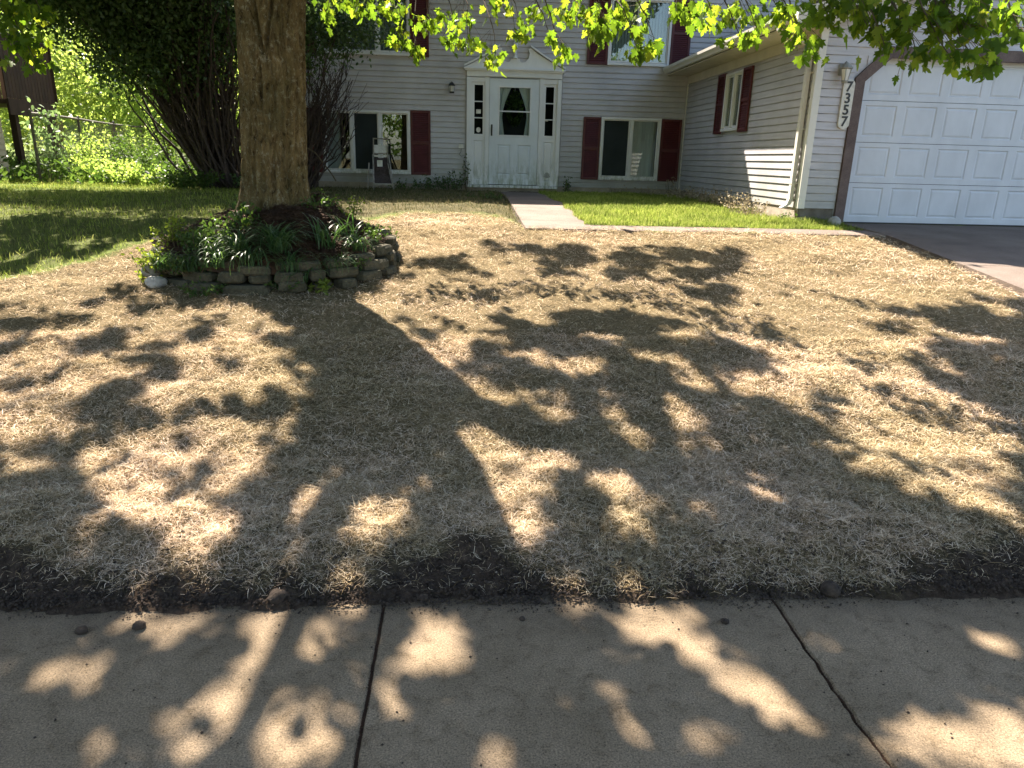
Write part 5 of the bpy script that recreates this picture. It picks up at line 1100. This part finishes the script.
for c in lit:
    v = P - c; t = v @ SUNN; r = np.linalg.norm(v - t[:, None] * SUNN, axis=1); bad |= (t > 0) & (r < 0.33)
P = P[~bad]; X, Y, Z = frames(len(P), 0.5, 1.0, rc)
pass
mput(inst('crown', OVAL_V * np.array([1.5, 1, 1]), OVAL_F, P, X, Y, Z, rc.uniform(0.085, 0.12, len(P)), M['maple_crown'], maple))

# ------------------------------------------------------------------ stone ring and planting round the trunk
def ringpt(a, k=1.0): return TX + 0.02 + 1.03 * k * math.cos(a), TY + 0.02 + 1.03 * k * math.sin(a)
mb = MB(); rg = random.Random(9)
for row in range(3):
    a = rg.uniform(0, .3)
    a_end = a + 2 * math.pi
    while a < a_end - .1:
        w = rg.uniform(0.15, 0.42); x, y = ringpt(a + w / 2, 1.0 - 0.035 * row + rg.uniform(-.045, .045)); z = float(g0(x, y)) - 0.01 + row * 0.078 + rg.uniform(-.014, .014)
        if row == 2 and rg.random() < 0.25: a += w; continue
        L_ = w * 1.0; hx, hy, hz = L_ / 2 * rg.uniform(.86, .97), rg.uniform(.08, .12), rg.uniform(.032, .046); ca_, sa_ = math.cos(a + w / 2 + math.pi / 2 + rg.uniform(-.16, .16)), math.sin(a + w / 2 + math.pi / 2)
        vs = []; nq = 5
        for zz_ in (-1, -.55, .55, 1):
            k = 0.86 if abs(zz_) == 1 else 1.0
            for (sx_, sy_) in ((-1, -.8), (-.6, -1), (.2, -1.04), (.8, -.95), (1, -.6), (1, .6), (.6, 1), (-.6, 1), (-1, .6)):
                u = sx_ * hx * k * rg.uniform(.93, 1.04); v = sy_ * hy * k * rg.uniform(.9, 1.05); vs.append((x + u * ca_ - v * sa_, y + u * sa_ + v * ca_, z + hz + zz_ * hz * rg.uniform(.9, 1.05)))
        fs = [tuple(reversed(range(9))), tuple(range(27, 36))] + [(q * 9 + i, q * 9 + (i + 1) % 9, q * 9 + 9 + (i + 1) % 9, q * 9 + 9 + i) for q in range(3) for i in range(9)]
        mb.add(vs, fs); a += w
tag(mb.build('stone_ring', M['stone']), 'low dry stacked stone ring holding the bed around the maple trunk', 'stone edging')
nr_, ns_ = 36, 96; R_ = np.linspace(0.0, 1.02, nr_)[:, None]; TH = np.linspace(0, 2 * math.pi, ns_, endpoint=False)[None]
X_ = TX + R_ * np.cos(TH); Y_ = TY + R_ * np.sin(TH)
def mound(x, y):
    r = np.hypot(x - TX, y - TY); right = sms(-0.2, 0.5, x - TX) * 0.07
    return g0(x, y) * 0.5 + 0.5 * 0.60 + 0.21 + (0.27 + right * 2.2) * (1 - sms(0.22, 0.98, r)) - .12 * sms(.93, 1.02, r) + (0.12 + 0.16 * (1 - sms(.3, .8, r))) * (fbm(x * 4, y * 4 + 3, 4) - 0.5) + 0.05 * (fbm(x * 14, y * 14, 3) - .5)
Z_ = mound(X_, Y_); idx = np.arange(nr_ * ns_).reshape(nr_, ns_)
o = mesh_np('planting_bed', np.stack([X_, Y_, Z_], -1).reshape(-1, 3), np.stack([idx[:-1], np.roll(idx, -1, 1)[:-1], np.roll(idx, -1, 1)[1:], idx[1:]], -1).reshape(-1, 4), M['mulch'], smooth=True); tag(o, kind='structure')
# loose bark and root litter on the bed
n = 26000; a = RNG.random(n) * 2 * math.pi; r = 0.3 + 0.68 * RNG.random(n) ** .7; x = TX + r * np.cos(a); y = TY + r * np.sin(a)
tag(blades('bark_litter', x, y, mound(x, y) + RNG.random(n) * .02, RNG.uniform(.03, .09, n), RNG.uniform(.004, .014, n), -0.1, 0.5, M['mulch']), 'dark bark litter covering the bed round the trunk', 'mulch', kind='stuff')

def lily(x, y, z, n, L_, name, label, group=None, mat='lily', wid=0.016, out=1.0, cat='plant'):
    V = []; F = []; rgl = np.random.default_rng(int(abs(x * 1000 + y * 77)) % 9999)
    for k in range(n):
        a = rgl.uniform(0, 2 * math.pi); l = L_ * rgl.uniform(.55, 1.1); th = rgl.uniform(.9, 1.45); p = np.array([x + rgl.normal(0, .035), y + rgl.normal(0, .035), z]); w = wid * rgl.uniform(.6, 1.1)
        b = len(V); S = 7
        for i in range(S + 1):
            t = i / S; ww = w * (0.55 + 0.9 * t if t < .5 else 1.0 * (1 - (t - .5) * 1.9)) * .5; sd = np.array([-math.sin(a), math.cos(a), 0])
            V += [p - sd * max(ww, .0008), p + sd * max(ww, .0008)]; an = th - out * 2.3 * t ** 1.4
            p = p + np.array([math.cos(a) * math.cos(an), math.sin(a) * math.cos(an), math.sin(an)]) * l / S
        F += [(b + 2 * i, b + 2 * i + 1, b + 2 * i + 3, b + 2 * i + 2) for i in range(S)]
    o = mesh_np(name, np.array(V), np.array(F), M[mat]); return tag(o, label, cat, group)
def weed(name, x, y, z, rx, h, nst, nl, ls, mat, label, group=None, cat='plant', stem='twig', base=None, seed=0, parts=True):
    """upright leafy plant: thin stems with leaves set along them"""
    r2 = random.Random(seed + int(x * 100)); root = empty(name, (x, y, z), label, cat, group); st = MB(); P = []
    for k in range(nst):
        a = r2.uniform(0, 6.28); rr = rx * math.sqrt(r2.random()); e = (x + rr * math.cos(a), y + rr * math.sin(a), z + h * r2.uniform(.55, 1.05) * (1.15 - .4 * rr / rx)); b0 = (x + .35 * rr * math.cos(a), y + .35 * rr * math.sin(a), z - .02)
        pts, rd = limb(b0, e, .0035 + .002 * h, .0012, .12, 5, r2); st.tube(pts, rd, 4, False)
        for i in range(max(1, nl // nst)):
            t = r2.uniform(.25, 1.0) * 5; i0 = min(4, int(t)); q = pts[i0].lerp(pts[i0 + 1], t - i0); P.append((q.x + r2.gauss(0, ls * .45), q.y + r2.gauss(0, ls * .45), q.z + r2.gauss(0, ls * .3)))
    so2 = st.build('stems', M[stem], root); so2.matrix_parent_inverse = Matrix.Translation(root.location).inverted()
    P = np.array(P); rn = np.random.default_rng(seed + 5); X, Y, Z = frames(len(P), 0.1, 1.0, rn); Zt = np.array([0, 0, 1.0])
    lo = inst('leaves', OVAL_V, OVAL_F, P, X, Y, Z, ls * rn.uniform(.6, 1.2, len(P)), M[mat], root); lo.matrix_parent_inverse = Matrix.Translation(root.location).inverted()
    return root
def bz(x, y): return float(mound(x, y))
lily(-1.52, 6.10, bz(-1.52, 6.10), 130, .44, 'daylily', 'largest drooping daylily clump spilling over the front of the stone ring')
lily(-1.85, 6.12, bz(-1.85, 6.12), 70, .36, 'daylily', 'smaller daylily clump left of the largest one on the front of the ring')
lily(-1.16, 6.32, bz(-1.16, 6.32), 42, .40, 'daylily', 'upright dark green daylily clump on the right front of the ring', out=.6)
lily(-1.02, 6.55, bz(-1.02, 6.55), 26, .34, 'daylily', 'bright tipped daylily tuft near the right end of the ring', out=.5)
lily(-1.32, 6.02, bz(-1.32, 6.02) - .08, 34, .36, 'daylily', 'low daylily hanging over the stones right of the largest clump', out=1.2)
for i, (x, y, l, lab) in enumerate([(-1.98, 5.99, .36, 'grass tuft drooping over the front stones below the smaller daylily'), (-1.70, 5.96, .42, 'long grass tuft hanging down the middle of the front stones'), (-1.42, 5.98, .40, 'grass tuft hanging over the stones under the largest daylily'), (-1.06, 6.15, .32, 'grass tuft at the right front of the stone ring'), (-2.2, 5.98, .30, 'short grass tuft at the left front of the stone ring'),
        (-2.42, 6.05, .34, 'grass tuft arching over the far left stones'), (-1.58, 6.2, .38, 'dense strappy tuft on the bed directly before the trunk'), (-2.08, 6.15, .36, 'strappy tuft between the weeds left of the trunk'), (-0.92, 6.42, .32, 'strappy tuft above the right end stones')]):
    lily(x, y, bz(x, y) + .02, 70, l, 'grass_tuft', lab, 'grass tufts hanging over the stone ring', wid=.009, out=1.35, cat='grass')
lily(-2.25, 6.35, bz(-2.25, 6.35), 26, .30, 'daylily', 'thin daylily tuft among the weeds on the left of the ring', out=.9)
for i, (x, y, rx, h, ns2, nl, ls, mt, lab) in enumerate([
        (-2.62, 6.60, .17, .26, 16, 150, .035, 'yellow_weed', 'yellow green weed at the left end of the stone ring'),
        (-2.45, 6.38, .18, .30, 18, 180, .035, 'yellow_weed', 'tall yellow green weed left of the trunk in the stone bed'),
        (-2.22, 6.22, .18, .26, 18, 190, .035, 'weed_leaf', 'dense leafy weed beside the thin daylily tuft'),
        (-2.02, 6.30, .15, .36, 16, 150, .04, 'weed_leaf', 'upright weed just left of the trunk base'),
        (-1.88, 6.42, .12, .38, 10, 60, .06, 'weed_leaf', 'broad leaved weed standing against the trunk'),
        (-2.66, 6.22, .14, .14, 12, 110, .03, 'yellow_weed', 'low weed growing round the white rock'),
        (-2.05, 5.92, .20, .14, 18, 170, .03, 'weed_leaf', 'creeping weed over the front stones left of centre'),
        (-2.35, 6.04, .17, .15, 16, 140, .03, 'weed_leaf', 'creeping weed over the front left stones'),
        (-1.18, 5.99, .10, .13, 8, 40, .055, 'yellow_weed', 'broad leaved yellow green weed at the foot of the right front stones'),
        (-0.86, 6.75, .15, .22, 14, 120, .03, 'weed_leaf', 'leafy weed over the right end stones'),
        (-1.10, 7.15, .16, .30, 10, 70, .04, 'yellow_weed', 'tall sprig rising behind the right side of the bed'),
        (-1.30, 6.85, .2, .18, 14, 130, .03, 'weed_leaf', 'low weed on the bed right of the trunk'),
        (-0.82, 7.2, .18, .16, 14, 120, .03, 'weed_leaf', 'low weed at the back right of the ring'),
        (-2.52, 6.10, .16, .24, 18, 190, .03, 'yellow_weed', 'bushy yellow green weed above the white rock'),
        (-2.20, 6.02, .18, .22, 18, 190, .032, 'weed_leaf', 'bushy green weed hiding the stones left of centre'),
        (-1.95, 6.05, .14, .16, 14, 130, .03, 'weed_leaf', 'leafy weed drooping over the front stones under the smaller daylily'),
        (-1.45, 5.98, .14, .12, 12, 110, .03, 'weed_leaf', 'low weed between the front stones right of centre'),
        (-0.98, 6.28, .16, .14, 14, 120, .03, 'weed_leaf', 'low weed over the right front stones of the ring')]):
    weed('weed', x, y, bz(x, y) - (.14 if y < 6.0 or x < -2.6 else 0), rx * 1.15, h * .85, ns2, int(nl * 1.8), ls, mt, lab, seed=i * 7, group='weeds in the stone bed')
tag(lump('white_rock', (-2.50, 6.03, float(g0(-2.5, 6.03)) + .045), .085, M['rock'], 2.2, .65, 14, 9, .25), 'white rock lying at the left foot of the stone ring', 'rock')
tag(lump('grey_rock', (-2.58, 6.15, float(g0(-2.58, 6.15)) + .11), .075, M['rock2'], 7.2, .85, 14, 9, .15), 'round grey brown rock just behind the white rock', 'rock')

# ------------------------------------------------------------------ other plants
def near(x, y): return float(gz(x, y)) - 0.02
for i, (x, y, rx, h, ns2, nl, ls, mt, lab) in enumerate([
        (-0.30, 15.2, .40, .42, 30, 420, .05, 'lilac', 'dark ivy mound against the siding left of the front door'),
        (-0.75, 15.2, .35, .30, 22, 260, .05, 'lilac', 'dark weed mound under the left shutter'),
        (2.12, 15.33, .13, .36, 12, 110, .05, 'lilac', 'small dark shrub at the wall just right of the door surround'),
        (4.28, 15.1, .18, .45, 10, 60, .045, 'dead_weed', 'bare dry weed in the inside corner of the house'),
        (-1.2, 15.1, .35, .22, 20, 200, .045, 'weed_leaf', 'green weed in front of the wall right of the garden chair'),
        (0.35, 12.5, .35, .15, 20, 200, .04, 'weed_leaf', 'low weed clump at the left edge of the front walk')]):
    weed('wall_plant', x, y, near(x, y), rx, h, ns2, nl, ls, mt, lab, seed=60 + i)
weed('climbing_vine', 0.06, 15.44, .95, .08, .85, 8, 80, .045, 'lilac', 'thin dark vine climbing the left edge of the door surround', seed=91)
k = 0
for (x, y, rx, h) in [(4.25, 14.4, .22, .22), (4.2, 13.8, .25, .28), (4.22, 13.1, .26, .3), (4.18, 12.4, .28, .34), (4.2, 11.8, .26, .32), (4.2, 11.2, .3, .34), (4.25, 10.6, .25, .28), (3.7, 14.8, .3, .2), (3.1, 15.1, .3, .18), (3.9, 13.4, .3, .22)]:
    weed('dry_weed', x, y, near(x, y), rx, h, 26, 170, .035, 'dead_weed', ['first', 'second', 'third', 'fourth', 'fifth', 'sixth', 'seventh', 'eighth', 'ninth', 'tenth'][k] + ' pale dry weed patch ' + ('along the garage side wall counted from the inside corner' if k < 7 else 'near the inside corner of the house'), group='dry weeds at the foot of the house', stem='dead_weed', seed=120 + k); k += 1
weed('dry_weed', 4.42, 9.72, near(4.42, 9.72), .2, .2, 18, 120, .03, 'weed_leaf', 'green weed at the foot of the garage corner trim', group='dry weeds at the foot of the house', seed=140)
x1, y1 = RNG.uniform(4.0, 5.12, 5000), RNG.uniform(9.52, 9.8, 5000)
tag(blades('corner_grass', x1, y1, gz(x1, y1), RNG.uniform(.05, .12, 5000), RNG.uniform(.004, .007, 5000), .7, 1.5, M['grass']), 'grass tufts at the garage corner', 'grass', kind='stuff')

X, Y, Z = frames(len(WRP), .2, 1, np.random.default_rng(3)); wl_ = inst('wreath_leaves', OVAL_V, OVAL_F, WRP, X, Y, Z, .045, M['weed_leaf'], wr); wl_.matrix_parent_inverse = Matrix.Translation(wr.location).inverted()
# ---- the big lilac against the house corner
def stems_from(mb, base, ends, r0, r1, rg, bend=.1, sub=2, lean=None):
    tips = []
    for e in ends:
        b0 = (base[0] + rg.uniform(-.35, .35), base[1] + rg.uniform(-.3, .3), base[2]); pts, rr = limb(b0, e, rg.uniform(.6, 1) * r0, r1, bend, 10, rg)
        for i in range(len(pts)): pts[i] = pts[i] + Vector((0, 0, -0.35 * math.sin(i / 10 * math.pi) * abs(e[0] - b0[0]) * .35))
        mb.tube(pts, rr, 5, False); tips.append(pts[-1])
        for s in range(sub):
            i = rg.randint(4, 9); q = pts[i]; e2 = q + Vector((rg.uniform(-.5, .5), rg.uniform(-.4, .4), rg.uniform(.2, 1.0))); p2, r2 = limb(q, e2, rr[i] * .6, .004, .15, 5, rg); mb.tube(p2, r2, 4, False); tips.append(e2)
    return tips
rg = random.Random(31); lil = empty('lilac_bush', (-4.35, 14.1, .9), 'huge dark many-stemmed lilac bush leaning left from the house corner behind the maple trunk', 'bush')
def lp(o, r): o.matrix_parent_inverse = Matrix.Translation(r.location).inverted(); return o
mb = MB(); ends = [(-3.7 - q * 2.7, rg.uniform(12.8, 15.0), rg.uniform(3.4 + q * .5, 5.2)) for q in (rg.random() ** 1.15 for _ in range(110))] + [(rg.uniform(-5.7, -4.4), rg.uniform(13.2, 14.8), rg.uniform(2.4, 3.4)) for _ in range(34)]
tips = stems_from(mb, (-4.35, 14.1, .85), ends, .034, .008, rg, .2, 4); lp(mb.build('stems', M['stem'], lil), lil)
def leafcloud(n, spec, rng):
    P = []
    for (c, r, k) in spec:
        m = int(n * k); cl = rng.normal(0, 1, (max(4, m // 26), 3)); cl /= np.linalg.norm(cl, axis=1)[:, None]; cl *= rng.random((len(cl), 1)) ** .4
        cc = np.array(c) + cl * np.array(r); P.append(cc[rng.integers(0, len(cc), m)] + rng.normal(0, .16, (m, 3)))
    return np.concatenate(P)
rn = np.random.default_rng(77)
P = leafcloud(50000, [((-5.1, 13.4, 3.15), (1.2, .7, .65), .10), ((-6.5, 13.6, 4.15), (1.5, 1.2, .75), .36), ((-4.9, 13.8, 3.95), (1.4, 1.1, 1.0), .42), ((-5.2, 13.7, 5.2), (2.3, 1.4, .9), .22)], rn)
X, Y, Z = frames(len(P), .3, 1, rn); lp(inst('foliage', OVAL_V, OVAL_F, P, X, Y, Z, rn.uniform(.055, .09, len(P)), M['lilac'], lil), lil)
sh = empty('bare_shrub', (-3.2, 14.4, .9), 'dark shrub of tangled stems in front of the left shutter, right of the maple trunk', 'bush')
mb = MB(); ends = [(rg.uniform(-3.5, -2.0), rg.uniform(13.8, 15.0), rg.uniform(1.9, 3.6)) for _ in range(80)]; tips = stems_from(mb, (-3.15, 14.5, .85), ends, .026, .006, rg, .22, 5); lp(mb.build('stems', M['stem'], sh), sh)
P = leafcloud(6500, [((-2.8, 14.2, 3.75), (1.0, .7, .75), .75), ((-1.9, 14.3, 3.9), (.7, .6, .5), .25)], rn); X, Y, Z = frames(len(P), .3, 1, rn)
lp(inst('foliage', OVAL_V, OVAL_F, P, X, Y, Z, rn.uniform(.05, .085, len(P)), M['lilac'], sh), sh)
mb = MB(); mb.tube([(-2.95, 13.9, 1.75), (-2.7, 14.0, 1.6), (-2.45, 14.2, 1.22), (-2.4, 14.3, 1.1)], .012, 5); tag(mb.build('fallen_branch', M['twig']), 'thin pale bare branch leaning beside the maple trunk below the left window', 'branch')

# ---- trees beyond the fence and elsewhere
def tree(name, x, y, z, h, cr, cz, n, ls, mat, label, seed, group=None, clump=.35, tr=.14, bark='bark', shape=OVAL_V, faces=OVAL_F, low=False):
    rgt = random.Random(seed); rn = np.random.default_rng(seed); root = empty(name, (x, y, z), label, 'tree', group)
    mb = MB(); top = (x + rgt.uniform(-.3, .3), y, z + h * .85); pts, rr = limb((x, y, z - .1), top, tr, tr * .25, .05, 9, rgt); mb.tube(pts, rr, 8)
    for k in range(12):
        i = rgt.randint(3, 9); a = rgt.uniform(0, 6.28); e = pts[i] + Vector((cr[0] * .7 * math.cos(a), cr[1] * .7 * math.sin(a), rgt.uniform(.1, .9) * cr[2] * .7)); p2, r2 = limb(pts[i], e, rr[i] * .5, .012, .15, 6, rgt); mb.tube(p2, r2, 5)
    lp(mb.build('trunk', M[bark], root, True), root)
    nc = max(10, n // 60); d = rn.normal(0, 1, (nc, 3)); d /= np.linalg.norm(d, axis=1)[:, None]; d *= rn.random((nc, 1)) ** .33
    cc = np.array([x, y, cz]) + d * np.array(cr); P = cc[rn.integers(0, nc, n)] + rn.normal(0, 1, (n, 3)) * np.array([clump, clump, clump * .6]); P[:, 2] = np.maximum(P[:, 2], z + .15)
    X, Y, Z = frames(n, .6, 1, rn); lp(inst('crown', shape, faces, P, X, Y, Z, ls * rn.uniform(.7, 1.2, n), M[mat], root), root); return root
T1 = [('young_tree', -12.6, 21.5, 1.0, 6, (1.9, 1.8, 2.3), 3.8, 5200, .15, 'bright_leaf', 'bright yellow green tree beyond the fence next to the brown deck'),
      ('young_tree', -10.4, 23.5, 1.0, 6, (1.8, 1.8, 2.2), 3.6, 5200, .15, 'bright_leaf', 'sunlit tree beyond the middle of the fence'),
      ('young_tree', -8.4, 22.5, 1.0, 5.5, (1.5, 1.5, 1.9), 3.4, 4200, .14, 'pale_leaf', 'pale green tree beyond the fence left of the lilac stems'),
      ('young_tree', -6.4, 24, 1.1, 6.5, (1.6, 1.6, 2.6), 4.0, 4500, .15, 'bright_leaf', 'sunlit tree seen through the lilac stems'),
      ('tall_tree', -16, 31, 1.4, 11, (3.5, 3, 4.5), 7.5, 6500, .24, 'pale_leaf', 'tall pale tree far behind the brown deck'),
      ('tall_tree', -10.5, 33, 1.5, 12, (3.6, 3, 5), 7.8, 6500, .24, 'bright_leaf', 'tall green tree far behind the middle of the fence'),
      ('tall_tree', -5.0, 34, 1.6, 12, (3.4, 3, 5), 7.8, 5000, .24, 'pale_leaf', 'tall tree far behind the house corner')]
for i, t in enumerate(T1): tree(*t, 200 + i * 3, group='trees beyond the fence', tr=.1 if i < 4 else .22)
tree('overhanging_tree', -11.4, 13.0, .9, 9.0, (3.4, 2.8, 2.3), 6.1, 4500, .13, 'maple', 'tree at the far left whose lit yellow green branches hang into the upper left corner', 301, clump=.3, tr=.2, shape=STAR_V, faces=STAR_F)
n = 16000; x = RNG.uniform(-60, 14, n); y = RNG.uniform(42, 55, n) ; z = 2.3 + RNG.uniform(0, 1, n) * (9 + 5 * fbm(x * .2, y * .2)); X, Y, Z = frames(n, .3)
tag(inst('far_woods', STAR_V, STAR_F, np.stack([x, y, z], -1), X, Y, Z, RNG.uniform(.5, 1.0, n), M['pale_leaf']), 'distant leafy woods behind the yards', 'woods', kind='stuff')
for i, (x, y, w_, lab) in enumerate([(-9, -19, 4, 'leafy tree across the street opposite the maple'), (-2.5, -21, 4.2, 'leafy tree across the street opposite the front door'), (4, -20, 4, 'leafy tree across the street opposite the garage'), (10.5, -22, 4.5, 'leafy tree across the street right of the garage'), (-16, -22, 4.5, 'leafy tree across the street at the far left')]):
    tree('street_tree', x, y, -.05, 9, (w_, 2.5, 3.8), 5.0, 4200, .3, 'pale_leaf', lab, 400 + i, group='trees across the street', tr=.25, clump=.5)
# shrubs under the fence
for i, (x, y, rx, h, nl, mt, lab) in enumerate([(-9.2, 16.4, .7, .8, 900, 'lilac', 'dark low shrub at the foot of the brown deck'), (-8.6, 17.2, .7, .9, 900, 'weed_leaf', 'shrub before the left fence post'),
        (-7.9, 17.6, .7, 1.2, 1500, 'weed_leaf', 'shrub in front of the middle of the fence'), (-7.4, 15.4, .45, 1.1, 900, 'pale_leaf', 'pale shrub growing through the left part of the fence'), (-8.0, 19.5, .6, 1.5, 1500, 'pale_leaf', 'taller pale shrub growing through the fence near the lilac stems'), (-7.0, 16.5, .7, 1.0, 1300, 'weed_leaf', 'lit leafy shrub in front of the right part of the fence'),
        (-6.3, 15.6, .6, .85, 1300, 'weed_leaf', 'leafy shrub between the fence and the lilac'), (-5.6, 14.8, .6, .75, 1200, 'weed_leaf', 'green shrub left of the lilac base'),
        (-5.9, 13.8, .55, .45, 1000, 'pale_leaf', 'pale weeds in front of the shrubs left of the lilac'), (-4.7, 13.2, .6, .42, 1000, 'weed_leaf', 'dark weeds in front of the lilac base'), (-6.9, 14.7, .6, .5, 1000, 'pale_leaf', 'pale weeds at the lawn edge below the fence'),
        (-3.6, 13.6, .6, .35, 800, 'lilac', 'dark weeds behind the maple trunk')]):
    weed('shrub', x, y, near(x, y), rx, h, 30, nl, .06, mt, lab, group='shrubs along the fence', seed=500 + i, cat='shrub')
for i, (px, py, rx, ry, n) in enumerate([(12, 14, 16, 14, 60), (22, 40, 12, 16, 55), (34, 58, 8, 12, 30), (8, -15, 30, 14, 90), (40, 8, 10, 10, 26)]):
    c = cam_pt(px, py, 9.0); P = c + rs.normal(0, .5, (n, 3)) * np.array([rx / 80, .4, ry / 80]); X, Y, Z = frames(n, 1.0, .6, rs)
    o_ = bpy.data.objects['overhanging_tree']; lp(inst('leaf_spray', MAPLE_V, MAPLE_F, P, X, Y, Z, .13 * rs.uniform(.6, 1.1, n), M['maple'], o_), o_)
    mb = MB(); p2, r2 = limb(c + np.array([-1.2, .8, 1.6]), c, .02, .005, .12, 5, rg); mb.tube(p2, r2, 4); lp(mb.build('twig', M['twig'], o_), o_)
x1 = RNG.uniform(-10.5, -4.6, 5200); y1 = 13.6 + RNG.uniform(0, 1, 5200) * (3.2 + .5 * (-x1 - 4.6)); zu = gz(x1, y1) + RNG.uniform(.0, .38, 5200) * fbm(x1 * 1.5, y1 * 1.5, 3) * 1.6; X, Y, Z = frames(5200, .1)
tag(inst('undergrowth', OVAL_V, OVAL_F, np.stack([x1, y1, zu], -1), X, Y, Z, RNG.uniform(.06, .12, 5200), M['weed_leaf']), 'leafy ground cover along the foot of the fence and the lilac', 'ground cover', kind='stuff')
# small spruce
weed('young_tree', -7.72, 14.6, .92, .34, 1.75, 9, 330, .09, 'spruce', 'slender young tree with pale leaves in front of the brown deck', cat='tree', seed=44)

# ------------------------------------------------------------------ chain link fence
fe = empty('chain_link_fence', (-7.9, 15, .93), 'rusty chain link fence with a top rail running back beside the neighbouring house', 'fence')
FA = np.array([-7.68, 14.15]); FB = np.array([-9.75, 27.8]); FL = np.linalg.norm(FB - FA); FD = (FB - FA) / FL
def fp(s, z): q = FA + FD * s; return (q[0], q[1], z)
mb = MB(); mb.tube([fp(s, 2.14 + .01 * math.sin(s)) for s in np.linspace(0, FL, 12)], .021, 8); lp(mb.build('top_rail', M['fence_metal'], fe), fe)
s = 0.0
while s < FL:
    mb = MB(); mb.tube([fp(s, .8), fp(s, 2.16)], .026, 8); mb.lathe(fp(s, 2.16), [(.03, 0), (.03, .02), (.015, .045), (0, .05)], 8); lp(mb.build('post', M['fence_metal'], fe), fe); s += 2.45
mb = MB(); s = -1.2; st_z = .95
while s < FL:
    for sg in (1, -1):
        a0, a1 = s, s + 1.18; q0, q1 = (st_z, 2.13) if sg > 0 else (2.13, st_z); lo, hi = max(a0, 0), min(a1, FL)
        if hi > lo: mb.tube([fp(lo, q0 + (q1 - q0) * (lo - a0) / 1.18), fp(hi, q0 + (q1 - q0) * (hi - a0) / 1.18)], .0022, 3, False)
    s += .075
lp(mb.build('wire_mesh', M['fence_metal'], fe), fe)

# ------------------------------------------------------------------ neighbouring house with its deck
nh = empty('neighbour_house', (-12, 12, .9), 'neighbouring house at the left edge with beige siding and a brown raised deck', 'house')
mb = MB(); TN = lambda u, d, w: (-9.05 + d, u, w)
laps(mb, TN, 7.0, 15.6, .95, 6.0, h=.11)
mb.box(-18, -9.05, 7.0, 15.6, .6, 6.0); lp(mb.build('wall', M['red_siding'], nh), nh)
mb = MB(); mb.add([(-18.5, 6.6, 5.95), (-8.7, 6.6, 5.95), (-8.7, 16.0, 5.95), (-18.5, 16.0, 5.95), (-13.6, 11.3, 8)], [(0, 1, 4), (1, 2, 4), (2, 3, 4), (3, 0, 4), (3, 2, 1, 0)]); lp(mb.build('roof', M['shingle'], nh), nh)
dk = MB(); Xa, Xb, Ya, Yb = -11.2, -8.88, 15.62, 17.35
dk.box(Xa, Xb, Ya, Yb, 2.36, 2.44); dk.box(Xb + .001, Xb + .04, Ya, Yb, 2.16, 2.46)
y = Ya
while y < Yb - .05: dk.box(Xb + .01, Xb + .03, y, y + .10, 2.47, 3.62); y += .115
x = Xa
while x < Xb: dk.box(x, x + .10, Yb + .001, Yb + .02, 2.47, 3.62); x += .115
dk.box(Xb - .03, Xb + .06, Ya, Yb + .03, 3.625, 3.67); dko = lp(dk.build('deck', M['deck_wood'], nh), nh)
for x, y in ((-8.95, 15.9), (-8.95, 17.25), (-10.8, 17.25)):
    mb = MB(); mb.box(x - .06, x + .06, y - .06, y + .06, .8, 2.36); lp(mb.build('deck_post', M['deck_wood'], nh), nh)
